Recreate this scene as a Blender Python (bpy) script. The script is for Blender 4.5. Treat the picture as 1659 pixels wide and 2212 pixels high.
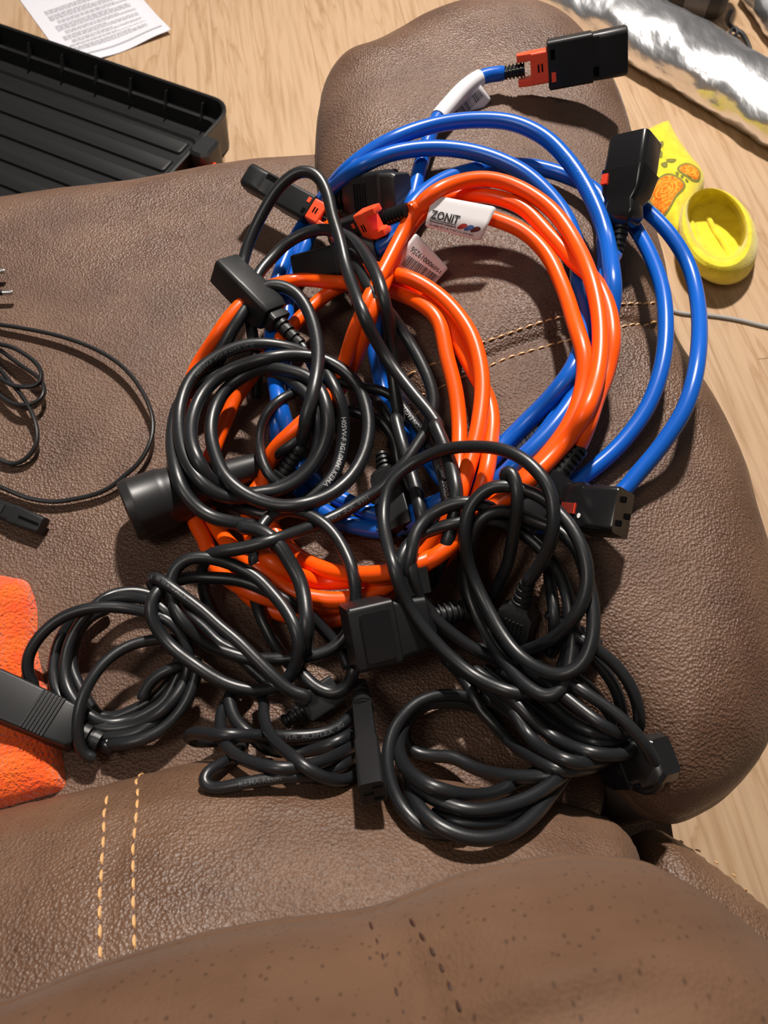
import bpy, bmesh, math, random
import numpy as np
from mathutils import Vector, Matrix
for o in list(bpy.data.objects): bpy.data.objects.remove(o)
SC = bpy.context.scene
COL = SC.collection
# ---------------------------------------------------------------- camera, world, lights, exposure
F = 1662.0; CX, CY = 829.5, 1106.0
CAM = np.array([0.0, 0.0, 0.92]); TH = math.radians(27)
FW = np.array([0, math.sin(TH), -math.cos(TH)]); UP = np.array([0, math.cos(TH), math.sin(TH)]); RT = np.array([1.0, 0, 0])
cd = bpy.data.cameras.new('camera'); cam = bpy.data.objects.new('camera', cd); COL.objects.link(cam)
cam.location = CAM; cam.rotation_euler = (TH, 0, 0)
cd.sensor_fit = 'VERTICAL'; cd.sensor_height = 34.6; cd.lens = F / 2212 * 34.6; cd.clip_start = 0.01
cd.dof.use_dof = True; cd.dof.focus_distance = 0.52; cd.dof.aperture_fstop = 15
SC.camera = cam
w = bpy.data.worlds.new('world'); SC.world = w; w.use_nodes = True
w.node_tree.nodes['Background'].inputs[0].default_value = (1.0, 0.93, 0.86, 1)
w.node_tree.nodes['Background'].inputs[1].default_value = 0.09
def area(name, loc, target, size, power, color):
    l = bpy.data.lights.new(name, 'AREA'); l.shape = 'DISK'; l.size = size; l.energy = power; l.color = color
    o = bpy.data.objects.new(name, l); COL.objects.link(o); o.location = loc
    o.rotation_euler = (Vector(target) - Vector(loc)).to_track_quat('-Z', 'Y').to_euler()
    return o
area('ceiling_lamp_light', (0.20, 1.80, 2.25), (0.1, 0.35, 0.3), 0.15, 80, (1.0, 0.925, 0.85))
area('weak_area_light', (-0.9, -0.2, 2.4), (0.0, 0.2, 0.4), 0.6, 7, (1.0, 0.9, 0.8))  # weak, wide area light from the upper left, without a fixture
SC.view_settings.view_transform = 'Standard'; SC.view_settings.look = 'None'
SC.view_settings.gamma = 1; SC.view_settings.use_curve_mapping = False; SC.view_settings.exposure = 0.22
# ---------------------------------------------------------------- helpers: frames, unprojection
FR = {'F': (0, 540, .31655), 'A': (600, 0, .36166), 'B': (1050, 0, .36709), 'D': (400, 340, .36166), 'E': (800, 340, .36166), 'G': (340, 700, .36166),
      'H': (760, 900, .38577), 'I': (300, 1080, .36166), 'J': (0, 1200, .30139), 'K': (380, 1400, .31344), 'L': (800, 1350, .39783),
      'M': (1200, 1500, .32188), 'N': (0, 1650, .54249), 'Q': (1150, 340, .40687), 'Z': (0, 0, 1), 'R': (420, 330, .28933),
      'S': (680, 820, .19289), 'T': (700, 1220, .30139), 'U': (1040, 940, .217), 'V': (260, 900, .25317), 'W': (880, 400, .13261),
      'X': (1200, 0, .27667), 'Y': (1360, 240, .18088), 'a': (0, 30, .31344), 'b': (0, 560, .28011), 'c': (1240, 1540, .15672),
      'd': (640, 1380, .15672)}
def trace(s, h=0.0):
    """sequence of traced points; a letter picks the reference frame, 'x,y' or 'x,y,height_mm'"""
    out = []; f = FR['Z']
    for t in s.split():
        if t in FR: f = FR[t]; continue
        v = [float(a) for a in t.split(',')]
        if len(v) > 2: h = v[2]
        out.append((f[0] + v[0] * f[2], f[1] + v[1] * f[2], h))
    return np.array(out)
def rdir(px, py):
    px = np.asarray(px, float); py = np.asarray(py, float)
    return FW + ((px - CX) / F)[..., None] * RT + ((CY - py) / F)[..., None] * UP
def at_depth(px, py, d):
    return CAM + rdir(px, py) * np.asarray(d)[..., None]
def at_z(px, py, z):
    d = rdir(px, py); return CAM + d * ((z - CAM[2]) / d[..., 2])[..., None]
def poly_world(s, z):
    t = trace(s); return at_z(t[:, 0], t[:, 1], z)[:, :2]
def smooth_closed(P, n=200):
    m = len(P); out = []
    for i in range(m):
        p0, p1, p2, p3 = P[(i - 1) % m], P[i], P[(i + 1) % m], P[(i + 2) % m]
        k = max(2, n // m)
        for t in np.linspace(0, 1, k, endpoint=False):
            out.append(.5 * ((2 * p1) + (-p0 + p2) * t + (2 * p0 - 5 * p1 + 4 * p2 - p3) * t * t + (-p0 + 3 * p1 - 3 * p2 + p3) * t ** 3))
    return np.array(out)
def seg_dist(X, Y, P, closed=True):
    """distance to polyline and nearest point"""
    best = np.full(X.shape, 1e9); bx = np.zeros_like(X); by = np.zeros_like(X)
    Q = np.roll(P, -1, 0) if closed else P[1:]
    for a, b in zip(P, Q):
        d = b - a; L = d @ d + 1e-12
        t = np.clip(((X - a[0]) * d[0] + (Y - a[1]) * d[1]) / L, 0, 1)
        x = a[0] + t * d[0]; y = a[1] + t * d[1]; e = (X - x) ** 2 + (Y - y) ** 2
        m = e < best; best = np.where(m, e, best); bx = np.where(m, x, bx); by = np.where(m, y, by)
    return np.sqrt(best), bx, by
def inside(X, Y, P):
    r = np.zeros(X.shape, bool); Q = np.roll(P, -1, 0)
    for a, b in zip(P, Q):
        c = (a[1] > Y) != (b[1] > Y)
        with np.errstate(divide='ignore', invalid='ignore'):
            xs = (b[0] - a[0]) * (Y - a[1]) / (b[1] - a[1] + 1e-15) + a[0]
        r ^= c & (X < xs)
    return r
def sst(t): t = np.clip(t, 0, 1); return t * t * (3 - 2 * t)
# ---------------------------------------------------------------- materials
def mat(name, base, rough=.5, metal=0, spec=.5, sheen=0, coat=0, alpha=1, trans=0):
    m = bpy.data.materials.new(name); m.use_nodes = True; b = m.node_tree.nodes['Principled BSDF']
    b.inputs['Base Color'].default_value = (*base, 1); b.inputs['Roughness'].default_value = rough
    b.inputs['Metallic'].default_value = metal; b.inputs['Specular IOR Level'].default_value = spec
    b.inputs['Sheen Weight'].default_value = sheen; b.inputs['Coat Weight'].default_value = coat
    b.inputs['Transmission Weight'].default_value = trans
    return m
def nd(m, t, **kw):
    n = m.node_tree.nodes.new(t)
    for k, v in kw.items():
        if k in n.inputs: n.inputs[k].default_value = v
        else: setattr(n, k, v)
    return n
def lk(m, a, b): m.node_tree.links.new(a, b)
def bump(m, layers):
    """layers: (kind, scale vec, strength, distance)"""
    tc = nd(m, 'ShaderNodeTexCoord'); prev = None; b = m.node_tree.nodes['Principled BSDF']
    for kind, sc, st, dist in layers:
        mp = nd(m, 'ShaderNodeMapping'); mp.inputs['Scale'].default_value = sc; lk(m, tc.outputs['Object'], mp.inputs[0])
        if kind == 'noise': t = nd(m, 'ShaderNodeTexNoise', Scale=1.0, Detail=4.0); o = t.outputs[0]
        else: t = nd(m, 'ShaderNodeTexVoronoi', Scale=1.0); t.feature = kind; o = t.outputs['Distance']
        lk(m, mp.outputs[0], t.inputs[0])
        bp = nd(m, 'ShaderNodeBump', Strength=st, Distance=dist); lk(m, o, bp.inputs['Height'])
        if prev: lk(m, prev.outputs[0], bp.inputs['Normal'])
        prev = bp
    lk(m, prev.outputs[0], b.inputs['Normal']); return tc
def vary(m, c1, c2, scale, vec=(1, 1, 1), detail=4, lo=.35, hi=.65, inp='Base Color'):
    tc = nd(m, 'ShaderNodeTexCoord'); mp = nd(m, 'ShaderNodeMapping'); mp.inputs['Scale'].default_value = vec
    n = nd(m, 'ShaderNodeTexNoise', Scale=scale, Detail=float(detail)); r = nd(m, 'ShaderNodeValToRGB')
    lk(m, tc.outputs['Object'], mp.inputs[0]); lk(m, mp.outputs[0], n.inputs[0]); lk(m, n.outputs[0], r.inputs[0])
    r.color_ramp.elements[0].position = lo; r.color_ramp.elements[1].position = hi
    r.color_ramp.elements[0].color = (*c1, 1); r.color_ramp.elements[1].color = (*c2, 1)
    lk(m, r.outputs[0], m.node_tree.nodes['Principled BSDF'].inputs[inp]); return r
def leather(name, c1, c2, rough, pebble=1.0, sc=22, vec=(1, 1, 1), pore=.55, spec=.56, sheen=.04):
    m = mat(name, c1, rough, sheen=sheen, spec=spec)
    bs = m.node_tree.nodes['Principled BSDF']; bs.inputs['Sheen Roughness'].default_value = .4
    r = vary(m, c1, c2, sc, vec, detail=8, lo=.3, hi=.7)
    vary(m, (rough - .05,) * 3, (rough + .20,) * 3, 7, detail=5, lo=.38, hi=.62, inp='Roughness')
    tc = nd(m, 'ShaderNodeTexCoord'); mp = nd(m, 'ShaderNodeMapping'); mp.inputs['Scale'].default_value = (240, 150, 240)
    v = nd(m, 'ShaderNodeTexVoronoi', Scale=1.0); v.inputs['Randomness'].default_value = 1.0; rp = nd(m, 'ShaderNodeValToRGB')
    lk(m, tc.outputs['Object'], mp.inputs[0]); lk(m, mp.outputs[0], v.inputs[0]); lk(m, v.outputs['Distance'], rp.inputs[0])
    rp.color_ramp.elements[0].position = .06; rp.color_ramp.elements[1].position = .24; rp.color_ramp.elements[0].color = (pore, pore, pore, 1); rp.color_ramp.elements[1].color = (1, 1, 1, 1)
    mx = nd(m, 'ShaderNodeMix', data_type='RGBA', blend_type='MULTIPLY'); mx.inputs[0].default_value = 1
    lk(m, r.outputs[0], mx.inputs[6]); lk(m, rp.outputs[0], mx.inputs[7]); lk(m, mx.outputs[2], bs.inputs['Base Color'])
    bump(m, [('noise', (9, 9, 9), .25, .02), ('F1', (520, 520, 520), .55 * pebble, .0014), ('noise', (1100, 600, 1100), .7 * pebble, .0008)])
    return m
M = {}
M['leather'] = leather('brown_suede_leather', (.088, .041, .023), (.148, .078, .046), .38)
M['leather2'] = leather('brown_suede_leather_back', (.098, .047, .024), (.155, .083, .047), .38, .85)
M['suede'] = leather('brown_suede_nap', (.088, .043, .022), (.150, .080, .045), .66, .30, 9, (1, 2.2, 1), .5, .22, .22)
M['thread'] = mat('tan_thread', (.74, .42, .18), .40)
M['blackpl'] = mat('black_cable_jacket', (.0100, .0112, .0132), .37, spec=.62)
bump(M['blackpl'], [('noise', (260, 260, 260), .12, .0006)])
M['bluepl'] = mat('blue_cable_jacket', (.004, .105, .52), .27, spec=.5)
M['orangepl'] = mat('orange_cable_jacket', (1.0, .098, .0008), .34, spec=.45)
M['conn'] = mat('black_connector_plastic', (.011, .0115, .0125), .42, spec=.42)
bump(M['conn'], [('noise', (1500, 1500, 1500), .12, .0003)])
M['gloss'] = mat('glossy_black_plastic', (.008, .008, .009), .22, spec=.55)
M['rubber'] = mat('black_rubber', (.016, .016, .017), .4, spec=.5)
M['clip'] = mat('orange_clip_plastic', (1.0, .09, .025), .4)
M['slot_shade'] = mat('painted_slot_shade', (.001, .001, .001), .9, spec=.1)  # near-black colour stands in for the shade inside slots and recesses
M['metal'] = mat('nickel_pin', (.7, .68, .64), .25, metal=1)
M['white'] = mat('white_label_film', (.82, .80, .82), .35)
M['ink'] = mat('black_print', (.02, .018, .02), .5)
M['inkred'] = mat('red_print', (.45, .03, .03), .5)
M['inkblue'] = mat('blue_print', (.06, .13, .38), .5)
M['inkmar'] = mat('dark_red_print', (.13, .02, .02), .5)
M['greyprint'] = mat('grey_print', (.42, .42, .45), .6)
M['tie'] = mat('white_nylon', (.75, .75, .74), .3)
M['cableprint'] = mat('cable_embossed_print', (.35, .35, .36), .35)
M['paper'] = mat('white_paper', (.72, .72, .78), .6)
M['case'] = mat('black_case_plastic', (.010, .0105, .011), .42, spec=.5)
M['red'] = mat('red_latch_plastic', (.75, .05, .02), .4)
M['foil'] = mat('crumpled_foil', (.88, .89, .92), .33, metal=1)
bump(M['foil'], [('noise', (16, 6, 16), .35, .02)])
M['nylon'] = mat('black_bag_fabric', (.012, .012, .013), .5)
M['greyband'] = mat('grey_band', (.10, .10, .11), .35)
M['greycable'] = mat('grey_cable', (.38, .37, .36), .4)
M['sock'] = mat('yellow_knit', (.80, .66, .03), .85, sheen=.4, spec=.2)
vary(M['sock'], (.70, .56, .02), (.86, .74, .04), 60, lo=.3, hi=.7)
M['sockor'] = mat('orange_knit', (.95, .20, .01), .85, spec=.2)
vary(M['sockor'], (.85, .13, .008), (1.0, .42, .04), 260, lo=.4, hi=.62)
M['sockgr'] = mat('grey_knit', (.23, .22, .06), .9, spec=.1)
for k in ('sock', 'sockor'): bump(M[k], [('noise', (500, 500, 500), .5, .002)])
M['darkthread'] = mat('dark_thread', (.05, .02, .012), .6)
M['fleece'] = mat('orange_fleece', (1.0, .11, .003), .9, sheen=.5, spec=.15)
vary(M['fleece'], (1.0, .075, .002), (1.0, .16, .006), 60, lo=.3, hi=.7)
bump(M['fleece'], [('noise', (450, 450, 450), .9, .004), ('noise', (40, 40, 40), .3, .01)])
# wood laminate
wm = mat('oak_laminate', (.4, .25, .13), .42, spec=.4); M['wood'] = wm
tc = nd(wm, 'ShaderNodeTexCoord'); oi = nd(wm, 'ShaderNodeObjectInfo'); ad = nd(wm, 'ShaderNodeVectorMath', operation='ADD')
sc_ = nd(wm, 'ShaderNodeVectorMath', operation='SCALE'); sc_.inputs['Scale'].default_value = 37.0
cb = nd(wm, 'ShaderNodeCombineXYZ'); lk(wm, oi.outputs['Random'], cb.inputs[0]); lk(wm, oi.outputs['Random'], cb.inputs[1])
lk(wm, cb.outputs[0], sc_.inputs[0]); lk(wm, tc.outputs['Object'], ad.inputs[0]); lk(wm, sc_.outputs[0], ad.inputs[1])
mp = nd(wm, 'ShaderNodeMapping'); mp.inputs['Scale'].default_value = (13, 1.3, 1); lk(wm, ad.outputs[0], mp.inputs[0])
n1 = nd(wm, 'ShaderNodeTexNoise', Scale=1.0, Detail=5.0, Distortion=1.2); lk(wm, mp.outputs[0], n1.inputs[0])
wv = nd(wm, 'ShaderNodeMath', operation='MULTIPLY'); lk(wm, n1.outputs[0], wv.inputs[0]); wv.inputs[1].default_value = 6.0
fr = nd(wm, 'ShaderNodeMath', operation='FRACT'); lk(wm, wv.outputs[0], fr.inputs[0])
mp2 = nd(wm, 'ShaderNodeMapping'); mp2.inputs['Scale'].default_value = (120, 6, 1); lk(wm, ad.outputs[0], mp2.inputs[0])
n2 = nd(wm, 'ShaderNodeTexNoise', Scale=1.0, Detail=3.0); lk(wm, mp2.outputs[0], n2.inputs[0])
r1 = nd(wm, 'ShaderNodeValToRGB'); e = r1.color_ramp.elements
e[0].position = 0; e[0].color = (.40, .25, .135, 1); e[1].position = 1; e[1].color = (.45, .29, .165, 1)
x = e.new(.1); x.color = (.53, .36, .225, 1); x = e.new(.75); x.color = (.52, .355, .22, 1)
lk(wm, fr.outputs[0], r1.inputs[0])
r2 = nd(wm, 'ShaderNodeValToRGB'); r2.color_ramp.elements[0].color = (.84, .81, .78, 1); r2.color_ramp.elements[1].color = (1, 1, 1, 1)
r2.color_ramp.elements[0].position = .32; r2.color_ramp.elements[1].position = .55; lk(wm, n2.outputs[0], r2.inputs[0])
mx = nd(wm, 'ShaderNodeMix', data_type='RGBA', blend_type='MULTIPLY'); mx.inputs[0].default_value = 1
lk(wm, r1.outputs[0], mx.inputs[6]); lk(wm, r2.outputs[0], mx.inputs[7])
lk(wm, mx.outputs[2], wm.node_tree.nodes['Principled BSDF'].inputs['Base Color'])
# ---------------------------------------------------------------- object helpers
def tag(o, label=None, cat=None, group=None, kind=None):
    if label: o['label'] = label
    if cat: o['category'] = cat
    if group: o['group'] = group
    if kind: o['kind'] = kind
    return o
def empty(name, loc=(0, 0, 0), label=None, cat=None, group=None):
    o = bpy.data.objects.new(name, None); o.empty_display_size = .02; o.location = loc; COL.objects.link(o); return tag(o, label, cat, group)
def obj(name, V, Fc, m, parent=None, smooth=True, mi=None):
    me = bpy.data.meshes.new(name); V = np.asarray(V, float)
    off = np.zeros(3); q = parent
    while q is not None: off += np.array(q.location); q = q.parent
    me.from_pydata([tuple(v - off) for v in V], [], [tuple(int(i) for i in f) for f in Fc]); me.update()
    for mm in (m if isinstance(m, list) else [m]): me.materials.append(mm)
    if mi is not None: me.polygons.foreach_set('material_index', mi)
    if smooth: me.polygons.foreach_set('use_smooth', [True] * len(me.polygons))
    o = bpy.data.objects.new(name, me); COL.objects.link(o)
    if parent: o.parent = parent
    return o
class MB:
    def __init__(s): s.V = []; s.F = []
    def add(s, V, Fc):
        k = len(s.V); s.V += [tuple(v) for v in V]; s.F += [tuple(i + k for i in f) for f in Fc]; return s
    def box(s, c, h, fr=None):
        c = np.array(c, float); vs = [c + np.array([a * h[0], b * h[1], d * h[2]]) for a in (-1, 1) for b in (-1, 1) for d in (-1, 1)]
        return s.add([fr(v) for v in vs] if fr else vs, [(0, 1, 3, 2), (4, 6, 7, 5), (0, 4, 5, 1), (2, 3, 7, 6), (0, 2, 6, 4), (1, 5, 7, 3)])
    def loft(s, rings, cap=True):
        n = len(rings[0]); V = [p for r in rings for p in r]; Fc = []
        for k in range(len(rings) - 1):
            for i in range(n):
                j = (i + 1) % n; Fc.append((k * n + i, k * n + j, (k + 1) * n + j, (k + 1) * n + i))
        if cap: Fc.append(tuple(range(n - 1, -1, -1))); Fc.append(tuple((len(rings) - 1) * n + i for i in range(n)))
        return s.add(V, Fc)
    def build(s, name, m, parent=None, smooth=True):
        o = obj(name, s.V, s.F, m, parent, smooth)
        if smooth:
            try: o.data.set_sharp_from_angle(angle=math.radians(38))
            except Exception: pass
        return o
def tube_rings(P, R, n=12, flat=1.0, upv=None):
    P = np.asarray(P, float); T = np.gradient(P, axis=0); T /= np.linalg.norm(T, axis=1)[:, None] + 1e-12
    rings = []; Nn = None
    R = np.broadcast_to(R, (len(P),))
    for i in range(len(P)):
        up = (CAM - P[i]) if upv is None else np.array(upv, float)
        up = up - T[i] * (up @ T[i]); l = np.linalg.norm(up)
        if l < 1e-4: up = Nn if Nn is not None else np.array([1., 0, 0])
        else: up = up / l
        if Nn is not None:
            pr = Nn - T[i] * (Nn @ T[i]); pr /= np.linalg.norm(pr) + 1e-12
            up = pr if l < .05 else (up * .25 + pr * .75); up /= np.linalg.norm(up)
        Nn = up; S = np.cross(T[i], up)
        rings.append([P[i] + R[i] * (math.cos(a) * S * flat + math.sin(a) * up) for a in np.linspace(0, 2 * math.pi, n, endpoint=False)])
    return rings
def crom(P, step=None, n=10):
    P = np.asarray(P, float); Q = np.vstack([2 * P[0] - P[1], P, 2 * P[-1] - P[-2]]); out = []
    for i in range(1, len(Q) - 2):
        p0, p1, p2, p3 = Q[i - 1:i + 3]
        d1, d2, d3 = [max(np.linalg.norm((b - a)[:2]), 1e-6) ** .5 for a, b in ((p0, p1), (p1, p2), (p2, p3))]
        m1 = (p2 - p1) - (p2 - p0) * 0; t1 = d2 * ((p1 - p0) / d1 - (p2 - p0) / (d1 + d2) + (p2 - p1) / d2)
        t2 = d2 * ((p2 - p1) / d2 - (p3 - p1) / (d2 + d3) + (p3 - p2) / d3)
        for t in np.linspace(0, 1, n, endpoint=False):
            out.append((2 * t ** 3 - 3 * t * t + 1) * p1 + (t ** 3 - 2 * t * t + t) * t1 + (-2 * t ** 3 + 3 * t * t) * p2 + (t ** 3 - t * t) * t2)
    out.append(P[-1]); out = np.array(out)
    if step:
        L = np.r_[0, np.cumsum(np.linalg.norm(np.diff(out[:, :2], axis=0), axis=1))]; k = max(4, int(L[-1] / step))
        s = np.linspace(0, L[-1], k + 1); out = np.stack([np.interp(s, L, out[:, c]) for c in range(out.shape[1])], 1)
    return out
# ---------------------------------------------------------------- sofa surfaces
ZS = .42
SEAT = poly_world('Z 0,440 150,414 300,394 450,367 560,352 680,343 760,338', .385)
SEAT = np.vstack([[(-.95, SEAT[0][1] - .07), (-.6, SEAT[0][1] - .02)], SEAT, [(.10, .58), (.12, .40), (.165, .18), (.160, .085), (.142, .05), (.10, -.03), (.10, -.12), (-.95, -.12)]])
ARM = smooth_closed(poly_world('Z 683,345 683,250 695,178 730,128 790,103 838,77 900,42 985,14 1080,6 1160,12 1235,42 1292,98 1338,178 1368,270 1410,440 1448,570 1463,690 1480,740 1518,800 1560,870 1592,935 1624,1011 1648,1093 1690,1230 1712,1380 1705,1500 1665,1620 1600,1700 1540,1742 1475,1765 1410,1745 1330,1660 1240,1560 1150,1450 1070,1300 1000,1150 930,1010 860,860 800,700 740,560 700,440', .44), 260)
LUMB = smooth_closed(poly_world('Z -320,1840 -150,1790 0,1742 110,1716 220,1690 330,1662 430,1638 600,1630 800,1650 1000,1685 1150,1708 1240,1733 1318,1760 1364,1800 1388,1850 1400,1930 1400,2080 1400,2450 900,2800 400,2800 -320,2800', .44), 260)
HEAD = smooth_closed(poly_world('Z -500,2330 -250,2255 0,2172 150,2112 300,2064 450,2022 600,1996 700,1986 800,1970 900,1935 1000,1896 1100,1872 1250,1851 1400,1862 1480,1895 1560,1945 1659,2030 1800,2160 2000,2400 1900,2900 700,3100 -500,2900', .585), 260)
WING = smooth_closed(poly_world('Z 1375,1850 1400,1808 1450,1788 1490,1803 1560,1850 1659,1928 1760,2010 1850,2120 1700,2300 1500,2200 1380,2000', .43), 160)
SEAM = poly_world('Z 850,860 908,828 975,795 1035,770 1125,738 1190,722 1245,708 1340,686 1400,680 1440,680', .475)
ROW1 = trace('Z 880,812 923,792 955,779 1035,743 1082,727 1143,705 1190,691 1245,676 1300,664 1342,658 1397,656 1436,656')
ROW2 = trace('Z 900,862 945,841 995,817 1046,797 1096,774 1162,754 1234,734 1290,718 1335,709 1397,702 1440,700')
HG1 = poly_world('Z 790,1972 806,2010 826,2070 846,2140 870,2230', .64)
HG2 = poly_world('Z 835,1966 860,2015 890,2080 920,2150 950,2240', .64)
LSEAM = poly_world('Z 262,1680 258,1760 256,1850 256,1950 262,2080', .50)
def prof(d, R, H): t = np.clip(d / R, 0, 1); return H * np.sqrt(np.clip(1 - (1 - t) ** 2, 0, 1))
def wob(x, y, s, a): return a * (np.sin(x * 11 * s + 1.3 + 2 * np.sin(y * 7 * s)) * np.sin(y * 13 * s + .7) + .6 * np.sin(x * 23 * s + y * 17 * s))
def z_seat(x, y, ins=None):
    d, _, _ = seg_dist(x, y, SEAT); z = ZS - .055 + prof(d, .06, .055) + wob(x, y, 1, .0016)
    z += .010 * np.exp(-((y - .02) / .05) ** 2)
    return z, d
def z_arm(x, y):
    d, _, _ = seg_dist(x, y, ARM); z = .425 + prof(d, .07, .047) + .008 * sst(d / .16) + wob(x, y, 1.3, .0016)
    ds, _, _ = seg_dist(x, y, SEAM, False); z = z - .004 * np.exp(-(ds / .0022) ** 2) - .003 * np.exp(-(ds / .012) ** 2)
    return z, d
def z_lumb(x, y):
    d, _, _ = seg_dist(x, y, LUMB); z = .425 + prof(d, .19, .118) + wob(x, y, 1.5, .002)
    ds, _, _ = seg_dist(x, y, LSEAM, False); z = z - .0018 * np.exp(-(ds / .0018) ** 2)
    for k, a in enumerate((.016, .030)): z = z + .0016 * np.exp(-((d - a - .006 * np.sin(x * 9 + k)) / .004) ** 2)
    return z, d
def z_head(x, y):
    d, _, _ = seg_dist(x, y, HEAD); z = .575 + prof(d, .12, .085) + wob(x, y, 2.2, .003)
    for k, a in enumerate((.012, .026, .045)): z = z + .0022 * np.exp(-((d - a - .012 * np.sin(x * 8 + k * 2)) / .005) ** 2)
    for g in (HG1, HG2):
        ds, _, _ = seg_dist(x, y, g, False); z = z - .0035 * np.exp(-(ds / .0028) ** 2)
    ds, _, _ = seg_dist(x, y, (HG1 + HG2) / 2, False); z = z - .004 * np.exp(-(ds / .015) ** 2)
    return z, d
def z_wing(x, y): d, _, _ = seg_dist(x, y, WING); return .40 + prof(d, .05, .045), d
def S(x, y):
    x = np.asarray(x, float); y = np.asarray(y, float); z = np.full(x.shape, .0)
    for f, P in ((z_seat, SEAT), (z_arm, ARM), (z_lumb, LUMB)):
        v, _ = f(x, y); z = np.where(inside(x, y, P), np.maximum(z, v), z)
    return z
AL = poly_world('Z 690,300 700,440 740,560 800,700 860,860 930,1010 1000,1150 1070,1300 1150,1450 1240,1560 1330,1660 1410,1745', .44)
def Bs(x, y):
    """smooth reference height that cable heights are counted from"""
    x = np.asarray(x, float); y = np.asarray(y, float); d, _, _ = seg_dist(x, y, AL, False)
    k = np.argsort(AL[:, 1]); xl = np.interp(y, AL[k, 1], AL[k, 0]); sd = np.where(x > xl, d, -d)
    b = .42 + .052 * sst((sd + .02) / .06); lv, _ = z_lumb(x, y)
    return np.where(inside(x, y, LUMB), np.maximum(b * 0 + .42, lv), b)
def heightfield(name, P, zf, step, zbot, m, parent, inset=.0):
    x0, y0 = P.min(0) - step; x1, y1 = P.max(0) + step
    X, Y = np.meshgrid(np.arange(x0, x1 + step, step), np.arange(y0, y1 + step, step))
    ins = inside(X, Y, P); d, bx, by = seg_dist(X, Y, P)
    near = (~ins) & (d < step * 1.6); X = np.where(ins, X, bx); Y = np.where(ins, Y, by)
    z, _ = zf(X, Y); idx = -np.ones(X.shape, int); use = ins | near; idx[use] = np.arange(use.sum())
    V = np.stack([X[use], Y[use], z[use]], 1); Fc = []
    h, w_ = X.shape
    a, b, c, e = idx[:-1, :-1], idx[:-1, 1:], idx[1:, 1:], idx[1:, :-1]
    ok = (a >= 0) & (b >= 0) & (c >= 0) & (e >= 0) & (ins[:-1, :-1] | ins[:-1, 1:] | ins[1:, 1:] | ins[1:, :-1])
    Fc = np.stack([a[ok], b[ok], c[ok], e[ok]], 1).tolist()
    k = len(V); zz, _ = zf(P[:, 0], P[:, 1]); n = len(P)
    c0 = P.mean(0); nrm = np.roll(P, -1, 0) - np.roll(P, 1, 0); nrm = np.stack([nrm[:, 1], -nrm[:, 0]], 1); nrm /= np.linalg.norm(nrm, axis=1)[:, None] + 1e-9
    area2 = np.sum(P[:, 0] * np.roll(P[:, 1], -1) - np.roll(P[:, 0], -1) * P[:, 1]); sg = 1 if area2 > 0 else -1
    rings = [np.c_[P - sg * nrm * a_, zz + b_] for a_, b_ in ((.0012, .001), (0, 0), (-.002, -.006), (.002, -.02))] + [np.c_[P - sg * nrm * .012, np.full(n, zbot)]]
    V = np.vstack([V] + rings)
    for r in range(len(rings) - 1):
        for i in range(n):
            j = (i + 1) % n; q = (k + r * n + i, k + r * n + j, k + (r + 1) * n + j, k + (r + 1) * n + i)
            Fc.append(q[::-1] if sg > 0 else q)
    return obj(name, V, Fc, m, parent)
def onto(px, py, zf, z0=.45):
    z = np.full(np.shape(px), z0)
    for _ in range(12): q = at_z(px, py, z)[:, :2] if np.ndim(z) == 0 else np.array([at_z(a, b, c)[:2] for a, b, c in zip(px, py, z)]); z = .5 * z + .5 * zf(q[:, 0], q[:, 1])[0]
    return q
def stitches(name, T, zf, parent, ln=.0062, gap=.0024, r=.00055, mk='thread'):
    pts = np.array(T)
    if pts.shape[1] == 3: pts = onto(pts[:, 0], pts[:, 1], zf)
    c = crom(np.c_[pts, np.zeros(len(pts))], n=20)[:, :2]; L = np.r_[0, np.cumsum(np.linalg.norm(np.diff(c, axis=0), axis=1))]
    s = 0; mb = MB(); rr = random.Random(5)
    while s + ln < L[-1]:
        q = np.linspace(s, s + ln, 5); x = np.interp(q, L, c[:, 0]); y = np.interp(q, L, c[:, 1]); z, _ = zf(x, y)
        z = z + r * np.array([-.6, .7, 1, .7, -.6]); x = x + rr.uniform(-.0002, .0002)
        mb.loft(tube_rings(np.c_[x, y, z], r * np.array([.5, 1, 1.1, 1, .5]), 6, upv=(0, 0, 1))); s += ln + gap
    o = mb.build(name, M[mk], parent); o['kind'] = 'stuff'; return o
sofa = empty('sofa', (0, .2, 0), 'brown suede leather sofa with a rounded armrest and tan seam stitching, piled with cords', 'sofa')
heightfield('seat_cushion', SEAT, z_seat, .008, .02, M['leather'], sofa)
arm = heightfield('armrest', ARM, z_arm, .0028, .03, M['leather'], sofa)
lumb = heightfield('back_cushion', LUMB, z_lumb, .004, .20, M['leather2'], sofa)
head = heightfield('headrest', HEAD, z_head, .004, .42, M['suede'], sofa)
wing = heightfield('side_wing', WING, z_wing, .005, .05, M['leather2'], sofa)
MB().box((.12, -.0, .10), (.13, .10, .10)).build('base', M['leather2'], sofa, False)
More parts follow.
